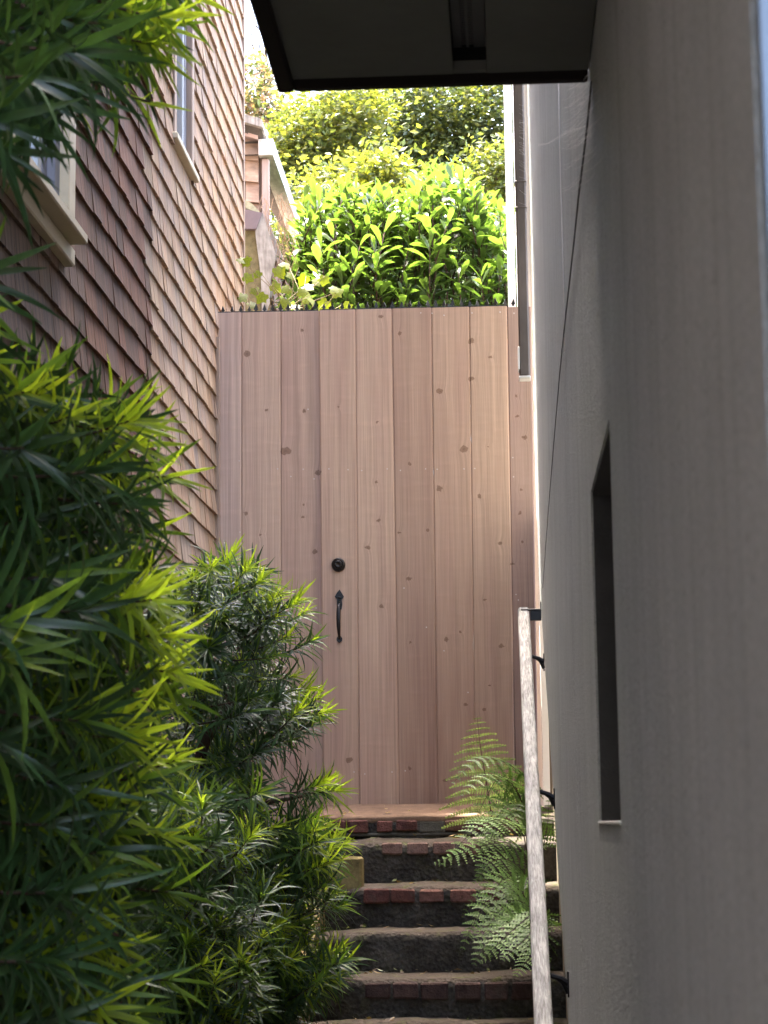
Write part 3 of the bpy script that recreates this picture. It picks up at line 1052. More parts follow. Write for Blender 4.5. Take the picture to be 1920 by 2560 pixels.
# dark window deep in the opening
mb = MB(); mb.box((RW + TH + .004, n0 - .1, nz0 - .1), (RW + TH + .03, n1 + .1, nz1 + .1)); mb.build('recessed_window', M['dark'], bld)
# set-back foundation wall under the sloping foot of the stucco
mb = MB(); mb.prism([(RW + .035, 2.2, -.1), (RW + .035, 7.97, -.1), (RW + .035, 7.97, E + 1.2), (RW + .035, 6.0, E + .6), (RW + .035, 2.2, E - 1.2)], (.12, 0, 0))
mb.build('foundation', M['foundation'], bld)
# body of the house
mb = MB(); mb.box((RW + TH + .04, WY0 + .03, 0), (6, 7.3, WZ1)); mb.build('building_core', M['foundation'], bld)
mb = MB(); mb.box((RW - .26, 2.7, WZ1), (6.2, 7.45, WZ1 + .12)); mb.build('roof', M['roof'], bld)
# pale blue end board nearest the camera
mb = MB(); mb.box((RW + .003, WY0 - .012, 0), (RW + TH + .1, WY0 - .002, E + 1.0)); mb.build('end_board', M['paleblue'], bld)
# low porch eave: soffit with a vent slot, fascia
FX = -.276; SZ = E + .943; SY1 = 2.634; SY0 = -4.0
fc = atX(697, 224, FX)
SZ = at(1090, 218, SY1).z + .010
vx0, vx1, vy1 = at(1118, 0, 2.35).x, at(1212.5, 0, 2.35).x, 0
d_ = ray(1170, 176); vy1 = (SZ - E) / d_.z * d_.y
vx0 = (EYE + ray(1126, 90) * ((SZ - E) / ray(1126, 90).z)).x
vx1 = (EYE + ray(1214.5, 90) * ((SZ - E) / ray(1214.5, 90).z)).x
fx0 = (EYE + ray(661, 104) * ((SZ - E) / ray(661, 104).z)).x
fx1 = (EYE + ray(705, 104) * ((SZ - E) / ray(705, 104).z)).x
mb = MB()
mb.box((fx1 - .004, SY0, SZ), (vx0, SY1 - .02, SZ + .014))
mb.box((vx1, SY0, SZ), (RW - .002, SY1 - .02, SZ + .014))
mb.box((vx0 + .0005, vy1, SZ + .0005), (vx1 - .0005, SY1 - .02, SZ + .014))
sof = mb.build('soffit', M['soffit'], bld)
mb = MB()
mb.box((fx0, SY0, SZ - .012), (fx1, SY1, SZ + .16), None, .003)
mb.build('fascia', M['fascia'], bld)
mb = MB(); mb.box((fx1 + .0005, SY1 - .018, SZ - .0115), (RW - .003, SY1 - .001, SZ + .158), None, .002); mb.build('fascia', M['fascia'], bld)
mb = MB(); mb.box((fx0 - .01, SY0 - .01, SZ + .161), (RW - .002, SY1 + .02, SZ + .2)); mb.build('porch_roof', M['roof'], bld)
mb = MB(); mb.box((LW + .08, SY0, SZ + .202), (RW - .002, -.7, SZ + .26)); mb.build('shade_roof', M['roof'], bld)  # slab added out of view to keep sky light off the near wall
# slot walls and the perforated strip
mb = MB()
mb.box((vx0 - .006, SY0, SZ + .0145), (vx0 - .0005, vy1 + .006, SZ + .10))
mb.box((vx1 + .0005, SY0, SZ + .0145), (vx1 + .006, vy1 + .006, SZ + .10))
mb.box((vx0, vy1 + .0005, SZ + .0145), (vx1, vy1 + .006, SZ + .10))
mb.box((vx0, SY0, SZ + .095), (vx1, vy1, SZ + .10))
mb.build('vent_slot', M['dark'], sof)
mb = MB()
zv = SZ + .032
vw = vx1 - vx0
c0, c1, c2, c3 = vx0 + vw * .20, vx0 + vw * .36, vx0 + vw * .47, vx0 + vw * .63
s_ = [(vx0 + .001, vx0 + vw * .27), (vx0 + vw * .41, vx0 + vw * .49), (vx0 + vw * .63, vx1 - .001)]
for a, b in s_:
    mb.box((a, 1.2, zv), (b, vy1 - .001, zv + .0012))
y = 1.2
while y < vy1 - .01:
    for a, b in ((s_[0][1], s_[1][0]), (s_[1][1], s_[2][0])):
        mb.box((a, y, zv + .0001), (b, y + .0036, zv + .0011))
    y += .0078
mb.build('vent_strip', M['vent'], sof)

# cable clipped along the wall
cb = MB()
pts = []
for (x, y) in [(1478, 203), (1470, 290), (1457, 400), (1447, 480), (1436, 590), (1425, 690), (1416, 770), (1407, 855), (1397, 960), (1386, 1090), (1373, 1250), (1364, 1370), (1357, 1470)]:
    p = atX(x, y, RW - .005); pts.append(p)
cb.tube(pts, [.001] * len(pts), 6)
cb.tube([p + Vector((0, .012, -.006)) for p in pts[:8]], [.0009] * 8, 6)
tag(cb.build('cable', M['wire'], None, True), 'thin black cable sagging along the stucco wall from the eave corner', 'cable')
cb = MB()
pts = [atX(x, y, RW - .004) for (x, y) in [(1396, 205), (1398, 330), (1401, 450), (1404, 560), (1408, 700), (1410, 800), (1411, 880)]]
cb.tube(pts, [.0011] * len(pts), 5)
tag(cb.build('string', M['web'], None, True), 'thin white string hanging down the stucco wall beside the cable', 'string')

# rear part of the right house past the gate, with white trim, and the downspout
rear = thing('rear_trim', 'white painted corner post and sunlit wall end behind the right end of the gate', 'wall trim')
xw = at(1293, 500, 8.2).x
mb = MB(); mb.box((xw, 8.16, 0), (xw + .05, 9.2, E + 4.2)); mb.build('side_board', M['white'], rear)
xa, xb = at(1265, 500, 9.22).x, at(1284, 500, 9.22).x
mb = MB(); mb.box((xa, 9.202, 0), (xb, 9.26, E + 4.2), None, .004); mb.build('corner_post', M['white'], rear)
mb = MB(); mb.box((RW + .012, 8.12, 0), (RW + .25, 8.16, E + 4.2)); mb.build('end_board', M['white'], rear)
ds = thing('downspout', 'weathered brown rectangular downspout ending above the right edge of the gate', 'downspout')
dz0 = at(1310, 953, 7.45).z
xa, xb = at(1297, 880, 7.45).x, at(1324, 880, 7.45).x
mb = MB()
mb.box((xa, 7.40, dz0 + .008), (xb, 7.455, E + 4.25), None, .006)
mb.build('pipe', M['downspout'], ds)
mb = MB(); mb.box((xa - .002, 7.397, dz0), (xb + .001, 7.458, dz0 + .010), None, .002)
mb.build('rim', M['white'], ds)
mb = MB(); mb.box((xa - .004, 7.394, dz0 + .004 + .03), (xa + .002, 7.46, dz0 + .12), None, .002)
mb.build('sunlit_edge', M['white'], ds)  # white strip, sunlight on the pipe's left edge put into the colour
for (x, y) in ((1310, 455), (1310, 520)):
    z = at(x, y, 7.4).z
    mb = MB(); mb.box((xa - .002, 7.397, z), (xb + .002, 7.458, z + .006), None, .002); mb.build('strap', M['downspout'], ds)

# handrail with iron brackets
hr = thing('handrail', 'weathered grey wooden handrail climbing beside the stucco wall', 'handrail')
RX = at(1308.5, 1560, 7.06).x
top = atX(1309, 1519, RX); top.y = 7.06; top = at(1309, 1537, 7.06)
bot = atX(1359, 2560, RX)
dirr = (bot - top).normalized()
low = top + dirr * ((top.y - 2.9) / -dirr.y)
mb = MB()
hw, hh = .0205, .028
nseg = 40
vs = []; fs = []
nrm = Vector((1, 0, 0)); upv = nrm.cross(dirr).normalized()
if upv.z < 0: upv = -upv
cs = []
for k in range(12):
    q = 2 * math.pi * (k + .5) / 12
    c, s = math.cos(q), math.sin(q)
    e = .45
    cs.append((math.copysign(abs(c) ** e, c) * hw, math.copysign(abs(s) ** e, s) * hh))
for j in range(nseg + 1):
    p = top + (low - top) * (j / nseg)
    for (a, b) in cs:
        d = noise.noise(p * 9 + Vector((a * 60, 0, b * 60))) * .0012
        vs.append(p + nrm * (a + d) + upv * (b + d))
    if j:
        for k in range(12):
            fs.append(((j - 1) * 12 + k, (j - 1) * 12 + (k + 1) % 12, j * 12 + (k + 1) % 12, j * 12 + k))
fs.append(tuple(range(12))); fs.append(tuple(nseg * 12 + k for k in range(11, -1, -1)))
mb.add(vs, fs)
mb.build('rail', M['rail'], hr, True).data.polygons.foreach_set('use_smooth', [True] * (len(fs) - 2) + [False, False])


def bracket(px, py, flat=False):
    c = atX(px, py, RW)
    t_ = .03 if flat else (c.z + .012 - top.z) / dirr.z
    rp = top + dirr * t_
    c.y = rp.y
    br = bpy.data.objects.new('bracket', None); COL.objects.link(br); br.parent = hr
    mb = MB(); mb.box((RW - .004, c.y - .012, c.z - .045), (RW - .0005, c.y + .012, c.z + .012), None, .001); mb.build('plate', M['black'], br)
    mb = MB()
    if flat:
        zt = rp.z + hh * .85
        mb.box((rp.x - .01, c.y - .02, zt), (RW - .001, c.y + .015, zt + .004), None, .001)
        mb.box((rp.x + hw + .002, c.y - .015, zt - .035), (RW - .001, c.y + .012, zt - .001), None, .001)
    else:
        mb.tube([(RW - .002, c.y, c.z - .015), (RW - .018, c.y, c.z - .004), (rp.x + hw * .5, rp.y, rp.z - hh * .2)], [.0085, .0065, .006], 8)
        mb.tube([(RW - .002, c.y, c.z - .036), (RW - .014, c.y, c.z - .012), (RW - .026, c.y, c.z - .004)], [.006, .0055, .004], 8)
    mb.build('arm', M['black'], br)


bracket(1352, 1521, True)
bracket(1360, 1648)
bracket(1381, 1985)
bracket(1412, 2415)

# cobwebs in the corner by the eave and on the downspout
cw = thing('cobweb', 'pale dusty cobweb strands over the stucco wall below the eave corner', 'cobweb')
mb = MB()
for i in range(60):
    x, y = random.uniform(1400, 1455), random.uniform(215, 480)
    L = random.uniform(20, 60)
    pts = []
    for s_ in range(6):
        f = s_ / 5
        pts.append(atX(x + L * f, y - L * f * .75 + math.sin(f * 3.1) * 7, RW - .006 - .004 * math.sin(f * 3.14)))
    mb.tube(pts, .0002, 3, None, False)
pts = [(1295, 356), (1322, 361), (1345, 362), (1370, 356), (1395, 342), (1415, 330), (1440, 322), (1464, 314)]
for k in range(4):
    mb.tube([atX(max(x, 1335), y + k * 1.5 + random.uniform(-2, 2), RW - .007) for x, y in pts[2:]], .0003, 3, None, False)
for i in range(26):
    y = random.uniform(230, 520)
    a = at(1298, y, 7.392); b = at(1322, y + random.uniform(-8, 16), 7.392)
    mb.tube([a, (a + b) / 2 + Vector((0, 0, -.004)), b], .00028, 3, None, False)
mb.build('strands', M['web'], cw, False, 'stuff')

# ------------------------------------------------------------------ leaves
def leaf_variant(L, Wd, curl, color, trans, fold=.25, stations=6, blunt=.0, asym=0.0, obov=False):
    """a lance-shaped leaf along +Y, upper side +Z"""
    vs = []; fs = []; ts = []
    for i in range(stations):
        t = i / (stations - 1)
        wv = Wd / 2 * (math.sin(math.pi * min(1, t ** (.62 - blunt * .1))) ** .62 if 0 < t < 1 else .02)
        if obov: wv = Wd / 2 * 1.18 * (t ** .75) * max(0, 1 - t ** 4.5) ** .55
        if t > .999: wv = Wd * (.03 if not obov else .05)
        if i == 0: wv = Wd * .08
        a = curl * t
        y = L * (math.sin(a) / curl if abs(curl) > 1e-4 else t)
        z = -L * ((1 - math.cos(a)) / curl if abs(curl) > 1e-4 else 0)
        sx = asym * L * t * t
        for s_ in (-1, 0, 1):
            vs.append((sx + s_ * wv, y, z + abs(s_) * wv * fold))
            k = .82 if s_ == 0 else 1.0
            ts.append((color[0] * k, color[1] * k, color[2] * k, trans))
        if i:
            b = (i - 1) * 3
            fs += [(b, b + 1, b + 4, b + 3), (b + 1, b + 2, b + 5, b + 4)]
    return np.array(vs), fs, ts


class Plant:
    """collects leaf placements; the ones that show largest become single leaf objects, the rest one part"""

    def __init__(s, variants, mat, name='leaf'):
        s.var = variants; s.mat = mat; s.pl = []; s.name = name

    def put(s, vi, mtx):
        s.pl.append((vi, mtx))

    def build(s, parent, nmax=300, mass='foliage', key=None):
        sc = []
        for i, (vi, mt) in enumerate(s.pl):
            tip = mt @ Vector(s.var[vi][0][-2])
            a = proj(mt.translation); b = proj(tip)
            v = 0
            if a and b:
                cx, cy = (a[0] + b[0]) / 2, (a[1] + b[1]) / 2
                if 0 <= cx <= 1920 and 0 <= cy <= 2560:
                    v = math.hypot(a[0] - b[0], a[1] - b[1]) / a[2] ** 1.5
                    if key: v *= key(cx, cy, a[2])
            sc.append(v)
        order = sorted(range(len(sc)), key=lambda i: -sc[i])
        keep = set([i for i in order[:nmax] if sc[i] > 0])
        meshes = {}
        V = []; Fc = []; T = []
        n = 0
        for i, (vi, mt) in enumerate(s.pl):
            vs, fs, ts = s.var[vi]
            if i in keep:
                if vi not in meshes:
                    q = MB(); q.v = [tuple(x) for x in vs]; q.f = fs; q.t = ts
                    meshes[vi] = q.mesh(s.name, s.mat, True)
                o = bpy.data.objects.new(s.name, meshes[vi])
                COL.objects.link(o); o.parent = parent
                o.matrix_world = mt
            else:
                M3 = np.array(mt)
                vv = vs @ M3[:3, :3].T + M3[:3, 3]
                V.append(vv); Fc += [tuple(k + n for k in f) for f in fs]; T += ts
                n += len(vv)
        if V:
            q = MB(); q.v = np.concatenate(V).tolist(); q.f = Fc; q.t = T
            q.build(mass, s.mat, parent, True, 'stuff')


def frame(pos, d, nrm, s=1.0):
    d = d.normalized()
    x = d.cross(nrm)
    if x.length < 1e-4: x = d.orthogonal()
    x.normalize()
    z = x.cross(d)
    mt = Matrix((x, d, z)).transposed().to_4x4()
    mt = mt @ Matrix.Scale(s, 4)
    mt.translation = pos
    return mt


def pine_variants():
    V = []
    rnd = random.Random(3)
    # 0-7 mature, 8-12 mid, 13-18 young
    for i in range(8):
        g = rnd.uniform(.7, 1.3)
        V.append(leaf_variant(rnd.uniform(.85, 1.15), rnd.uniform(.066, .088), rnd.uniform(.3, 1.2), (.034 * g, .075 * g, .024 * g), .25, .3, 7, 0, rnd.uniform(-.15, .15)))
    for i in range(5):
        g = rnd.uniform(.8, 1.2)
        V.append(leaf_variant(rnd.uniform(.85, 1.1), rnd.uniform(.066, .085), rnd.uniform(.2, 1.0), (.11 * g, .19 * g, .026 * g), .5, .3, 7, 0, rnd.uniform(-.12, .12)))
    for i in range(6):
        g = rnd.uniform(.85, 1.2)
        V.append(leaf_variant(rnd.uniform(.7, 1.0), rnd.uniform(.07, .095), rnd.uniform(.0, .8), (.33 * g, .44 * g, .045 * g), .64, .35, 7, 0, rnd.uniform(-.1, .1)))
    return V


PV = pine_variants()


def shoot(pl, stems, base, tip, L, n, young, droop=.25, r=.0022, t0=.1, openness=1.0):
    base = Vector(base); tip = Vector(tip)
    ax = tip - base
    ln = ax.length
    mid = (base + tip) / 2 + Vector((0, 0, -ln * .08 * random.uniform(.3, 1.4)))
    P = lambda t: base * (1 - t) ** 2 + mid * 2 * t * (1 - t) + tip * t * t
    D = lambda t: ((mid - base) * 2 * (1 - t) + (tip - mid) * 2 * t).normalized()
    stems.tube([P(q / 6) for q in range(7)], [r * (1.5 - .9 * q / 6) for q in range(7)], 5)
    ang = random.uniform(0, 6.28)
    n = int(n * 1.45)
    for i in range(n):
        t = t0 + (1 - t0) * (i / (n - 1)) ** .85
        ang += 2.39996 + random.uniform(-.25, .25)
        d = D(t); p = P(t)
        e1 = d.orthogonal().normalized(); e2 = d.cross(e1)
        rad = e1 * math.cos(ang) + e2 * math.sin(ang)
        al = math.radians((76 - 54 * t ** 1.3) * openness + random.uniform(-7, 7))
        ld = d * math.cos(al) + rad * math.sin(al)
        ld = (ld + Vector((0, 0, -droop * random.uniform(.3, 1.2) * (1 - .5 * t)))).normalized()
        nrm = (d * math.sin(al) - rad * math.cos(al))
        nrm = (nrm + Vector((0, 0, .4)) + Vector((random.uniform(-.1, .1), random.uniform(-.1, .1), 0))).normalized()
        yq = young * (t - .35) * 1.7 + random.uniform(-.18, .18)
        vi = random.randrange(0, 8) if yq < .28 else (random.randrange(8, 13) if yq < .55 else random.randrange(13, 19))
        l_ = L * random.uniform(.7, 1.2) * (1.0 - .35 * max(0, t - .8) * 5 * (1 if vi >= 13 else .4))
        pl.put(vi, frame(p, ld, nrm, l_))
    return P(0)


def limb(mb, pts, r0_, r1_, n=8):
    k = 10
    out = []
    P = [Vector(p) for p in pts]
    for i in range(len(P) - 1):
        for j in range(4):
            out.append(P[i].lerp(P[i + 1], j / 4) + Vector((random.uniform(-1, 1), random.uniform(-1, 1), 0)) * .006)
    out.append(P[-1])
    mb.tube(out, [r0_ + (r1_ - r0_) * i / (len(out) - 1) for i in range(len(out))], n)


# --- near plum pine
near = thing('plum_pine', 'large dark plum pine with long strap leaves filling the left edge', 'shrub', None, 'plum pines along the house wall')
pl = Plant(PV, M['leaf'])
st = MB()
trunk = MB()
TX, TY = -.86, 2.75
limb(trunk, [(TX, TY, -.05), (TX + .03, TY, .7), (TX, TY + .05, 1.5), (TX - .02, TY - .1, 2.3), (TX + .02, TY - .2, 2.9)], .035, .014)
SH = [  # base px, tip px, distance, leaf length, count, youth
    ((-160, -60), (250, 60), 2.3, .135, 30, .1), ((40, -110), (400, 45), 2.4, .135, 34, .75), ((90, 30), (385, 110), 2.5, .12, 30, .85),
    ((130, 110), (375, 255), 2.45, .10, 12, .95), ((-140, 60), (180, 130), 2.2, .14, 30, 0), ((-160, 150), (70, 190), 2.15, .14, 26, 0),
    ((-60, 0), (300, 150), 2.55, .12, 28, .15), ((180, -150), (470, -20), 2.5, .13, 30, .85), ((-100, -100), (120, 40), 2.3, .14, 26, 0), ((-200, 270), (-20, 300), 2.15, .15, 18, 0),
    ((-150, 220), (70, 250), 2.3, .14, 26, 0), ((-120, 150), (130, 190), 2.4, .13, 26, 0), ((-160, 330), (0, 370), 2.2, .14, 18, 0), ((-200, 60), (60, 70), 2.25, .14, 30, 0), ((0, -60), (230, 20), 2.45, .13, 28, .2), ((100, -40), (300, 60), 2.6, .12, 28, .3), ((220, 20), (420, 70), 2.55, .12, 26, .9), ((-80, 90), (140, 200), 2.4, .12, 22, 0),
    ((-260, 660), (-70, 690), 2.25, .13, 18, .3), ((-260, 790), (-60, 800), 2.3, .13, 20, .5), ((-240, 880), (-40, 900), 2.4, .13, 22, .6),
    ((-120, 1010), (150, 990), 2.5, .12, 30, .2), ((40, 1090), (330, 1050), 2.55, .125, 34, .95), ((60, 1170), (340, 1110), 2.6, .125, 30, .9), ((0, 1060), (130, 930), 2.5, .10, 14, 1.1),
    ((180, 1120), (290, 1010), 2.65, .10, 14, 1.1), ((-100, 1180), (220, 1180), 2.4, .13, 30, 0), ((30, 1230), (320, 1260), 2.55, .12, 30, .1), ((-60, 1290), (240, 1330), 2.5, .12, 30, .1), ((100, 1300), (380, 1330), 2.8, .11, 30, .5),
    ((-60, 1000), (60, 980), 2.4, .13, 18, .8), ((-120, 1100), (60, 1120), 2.3, .13, 24, 0), ((200, 1200), (420, 1190), 2.8, .11, 26, .75),
    ((-60, 1500), (190, 1530), 2.3, .15, 30, 0), ((80, 1490), (380, 1500), 2.5, .125, 32, .95), ((120, 1560), (420, 1590), 2.6, .12, 32, .95), ((-120, 1420), (120, 1440), 2.4, .13, 26, .1),
    ((-200, 1660), (20, 1640), 2.2, .15, 22, .35), ((-60, 1760), (200, 1800), 2.4, .13, 30, .3), ((60, 1840), (220, 1750), 2.5, .11, 18, 1.1), ((60, 1810), (330, 1840), 2.45, .125, 32, .85), ((140, 1720), (400, 1740), 2.7, .11, 28, .5),
    ((200, 1640), (430, 1680), 2.7, .11, 28, .85), ((-200, 1820), (-10, 1850), 2.2, .15, 24, .1), ((-100, 1900), (150, 1960), 2.4, .13, 30, 0), ((100, 1900), (330, 1950), 2.6, .12, 30, .1), ((-150, 2020), (120, 2060), 2.35, .13, 30, .1),
    ((60, 2060), (300, 2020), 2.7, .11, 28, .8), ((0, 2140), (240, 2130), 2.5, .12, 30, .2), ((-120, 2220), (150, 2230), 2.35, .14, 30, 0), ((40, 2300), (240, 2290), 2.5, .11, 26, 1.0), ((60, 2340), (300, 2370), 2.6, .11, 28, .85),
    ((-150, 2380), (120, 2400), 2.3, .14, 30, 0), ((20, 2460), (260, 2480), 2.5, .12, 30, .2), ((-120, 2560), (140, 2550), 2.35, .13, 30, 0), ((120, 2560), (330, 2540), 2.7, .11, 28, .5), ((240, 2200), (420, 2230), 2.9, .10, 26, .3),
    ((240, 2080), (420, 2090), 2.9, .10, 24, .7), ((260, 2420), (420, 2450), 2.9, .10, 24, .2), ((230, 1930), (440, 1900), 2.9, .10, 26, .8), ((-150, 1330), (80, 1290), 2.4, .13, 28, 0), ((-200, 1560), (0, 1560), 2.25, .15, 26, .1)]
for (b, t, d, L, n, yg) in SH:
    d += random.uniform(-.06, .06)
    if t[1] > 1350: yg = min(1.1, yg + .1)
    B = at(b[0], b[1], d + random.uniform(0, .12)); T = at(t[0], t[1], d - random.uniform(0, .05))
    p = shoot(pl, st, B, T, L * .88, n, yg, .3)
    # branchlet back to the trunk
    hub = Vector((TX, TY - .1, max(.2, p.z - .12)))
    trunk.tube([p, p.lerp(hub, .5) + Vector((0, 0, .03)), hub], [.003, .006, .009], 6)
for i in range(64):
    y = random.uniform(960, 2540)
    lim = 330 if y < 1280 else (400 if y < 1900 else 300)
    x = random.uniform(0, lim)
    d = random.uniform(2.45, 2.85)
    T = at(x, y, d); B = at(x - random.uniform(120, 190), y + random.uniform(-10, 90), d + random.uniform(0, .15))
    p = shoot(pl, st, B, T, random.uniform(.085, .11), 30, random.choice([.2, .6, .9, 1.0]), .22)
    hub = Vector((TX, TY - .1, max(.2, p.z - .12)))
    trunk.tube([p, p.lerp(hub, .5) + Vector((0, 0, .03)), hub], [.003, .006, .009], 6)
# shaded inner shoots fill the depth of the shrub
for i in range(90):
    y = random.choice([random.uniform(-100, 180), random.uniform(1000, 2600), random.uniform(1100, 2600), random.uniform(1100, 2600)])
    lim = 250 if y < 300 else (190 if y < 1400 else 330)
    x = random.uniform(-220, lim)
    d = random.uniform(2.75, 3.3)
    T = at(x + random.uniform(20, 90), y + random.uniform(-30, 40), d); B = at(x - 130, y + random.uniform(-50, 60), d + random.uniform(-.1, .15))
    p = shoot(pl, st, B, T, random.uniform(.10, .13), 26, random.choice([0, .2, .5, .8]), .35)
# unseen shoots and stems added beside and behind the camera to darken the near wall
for i in range(60):
    y = random.uniform(-1.6, 1.5); x = random.uniform(-1.02, -.62); z = random.uniform(.1, 2.9)
    T = Vector((x + .12, y, z)); B = Vector((x - .1, y + random.uniform(-.1, .1), z - .1))
    shoot(pl, st, B, T, random.uniform(.12, .15), 24, random.choice([0, 0, .3]), .35)
for y in (-1.2, .1, 1.3):
    limb(trunk, [(-.9, y, -.05), (-.86, y + .05, 1.2), (-.9, y, 2.6)], .03, .012)
st.build('twigs', M['bark'], near, True, 'stuff')
trunk.build('trunk', M['bark'], near, True)
pl.build(near, 300)

# --- far plum pine beside the stairs
far = thing('plum_pine', 'bushy plum pine with short narrow leaves standing beside the brick steps', 'shrub', None, 'plum pines along the house wall')
pl = Plant(PV, M['leaf'])
st = MB(); trunk = MB()
FX_, FY_ = -.82, 6.0
gz = earth(6.0)
limb(trunk, [(FX_, FY_, gz - .05), (FX_ + .04, FY_, gz + .4), tuple(at(470, 1960, 5.85)), tuple(at(520, 1850, 5.8)), tuple(at(565, 1770, 5.85)), tuple(at(600, 1620, 5.95))], .026, .009)
limb(trunk, [(FX_, FY_, gz + .1), tuple(at(560, 2200, 5.8)), tuple(at(680, 2150, 5.7))], .016, .006)
limb(trunk, [(FX_ + .03, FY_, gz + .3), tuple(at(600, 2020, 5.75)), tuple(at(760, 1990, 5.8))], .014, .004)
BOUND = [(1375, 430, 600), (1420, 400, 700), (1480, 400, 760), (1560, 400, 740), (1600, 400, 780), (1680, 390, 740), (1760, 380, 810), (1830, 380, 780), (1900, 360, 700), (1960, 360, 690), (2040, 360, 730), (2110, 340, 830), (2180, 340, 850), (2260, 330, 830), (2330, 320, 850), (2400, 320, 870), (2470, 320, 820), (2560, 310, 780), (2640, 300, 740)]


def bnd(y):
    for (a, b) in zip(BOUND, BOUND[1:]):
        if a[0] <= y <= b[0]:
            f = (y - a[0]) / (b[0] - a[0])
            return a[1] + (b[1] - a[1]) * f, a[2] + (b[2] - a[2]) * f
    return 400, 600


def fshoot(tx, ty, bx_, by_, d, L, n, yg):
    T = at(tx, ty, d); B = at(bx_, by_, d + random.uniform(.0, .15))
    p = shoot(pl, st, B, T, L, n, yg, .12, .0016, .05)
    return p


EDGES = [(530, 1415, 1), (570, 1400, 1), (620, 1420, 1), (650, 1450, .9), (480, 1440, .9), (700, 1480, .9), (745, 1500, .9), (760, 1530, .6), (690, 1540, .8), (720, 1590, .7), (640, 1500, .9), (780, 1600, .4), (590, 1470, 1), (560, 1520, .8),
         (800, 1745, .95), (770, 1720, .8), (815, 1780, .9), (740, 1690, .6), (780, 1810, .3), (690, 1640, .5), (700, 1860, .3), (640, 1880, .2),
         (830, 1965, .9), (845, 1975, .9), (810, 1955, .8), (840, 2090, .85), (860, 2110, .8), (820, 2060, .8), (790, 2080, .6), (850, 2150, .5), (800, 2170, .7), (750, 2150, .9), (700, 2190, .8), (720, 2250, .8), (860, 2260, .5), (830, 2230, .6),
         (680, 2320, .6), (640, 2260, .5), (760, 2340, .6), (850, 2370, .95), (800, 2390, .8), (870, 2400, .5), (830, 2440, .2), (780, 2490, .2), (720, 2420, .3), (690, 2500, .1), (640, 2560, .1), (580, 2480, .1),
         (470, 1990, .9), (510, 2030, .9), (540, 2060, .9), (450, 2060, .7), (400, 1960, .6), (600, 1960, .4), (560, 1930, .4), (620, 1780, .2), (580, 1680, .2), (520, 1620, .3), (640, 1740, .2), (500, 1760, .3)]
for (x, y, yg) in EDGES:
    lo, hi = bnd(y)
    d = 5.55 + .3 * abs((x - 600) / 300.) + random.uniform(-.1, .15)
    vx = x - 560; vy = y - (2000 if y > 1900 else 1750)
    ln = math.hypot(vx, vy) + 1
    k = random.uniform(80, 130)
    fshoot(x, y, x - vx / ln * k - 25, y + k * .5 if vy < -200 else y + random.uniform(0, 50), d, random.uniform(.075, .10), 34, yg)
for i in range(330):
    y = random.uniform(1430, 2640)
    lo, hi = bnd(y)
    x = random.uniform(lo, hi - 55)
    d = random.uniform(5.6, 6.5)
    k = random.uniform(70, 130)
    fshoot(x, y, x - random.uniform(-20, 90), y + random.uniform(20, 110), d, random.uniform(.075, .10), 30, random.choice([.1, .3, .5, .7, .9]))
for i in range(46):
    x, y = random.uniform(640, 850), random.uniform(2040, 2520)
    fshoot(x, y, x - random.uniform(70, 130), y + random.uniform(0, 70), random.uniform(5.5, 5.8), random.uniform(.08, .105), 30, random.choice([.3, .6, .85, 1.0]))
for i in range(110):
    x, y = random.uniform(380, 660), random.uniform(1980, 2600)
    d = random.uniform(5.0, 5.55)
    fshoot(x, y, x - random.uniform(-10, 80), y + random.uniform(20, 100), d, random.uniform(.08, .105), 26, random.choice([.2, .5, .7, .9]))
st.build('twigs', M['bark'], far, True, 'stuff')
trunk.build('trunk', M['bark'], far, True)
pl.build(far, 300)

# --- cherry laurel behind the gate
lau = thing('laurel_bush', 'bright sunlit laurel bush with broad glossy leaves behind the gate', 'shrub')


def laurel_variants():
    V = []
    rnd = random.Random(5)
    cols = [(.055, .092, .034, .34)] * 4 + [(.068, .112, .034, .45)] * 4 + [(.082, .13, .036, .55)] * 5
    for c in cols:
        g = rnd.uniform(.85, 1.2)
        V.append(leaf_variant(rnd.uniform(.85, 1.1), rnd.uniform(.32, .41), rnd.uniform(.1, 1.0), (c[0] * g, c[1] * g, c[2] * g), c[3], .22, 8, 0, rnd.uniform(-.08, .08), True))
    return V


pl = Plant(laurel_variants(), M['laurel'])
st = MB()
PROF = [(730, 600), (745, 540), (770, 450), (800, 470), (830, 455), (860, 445), (910, 470), (960, 450), (1010, 490), (1040, 440), (1075, 410), (1110, 400), (1140, 410), (1165, 440), (1200, 480), (1240, 500), (1300, 520)]


def ptop(x):
    for a, b in zip(PROF, PROF[1:]):
        if a[0] <= x <= b[0]:
            return a[1] + (b[1] - a[1]) * (x - a[0]) / (b[0] - a[0])
    return 560


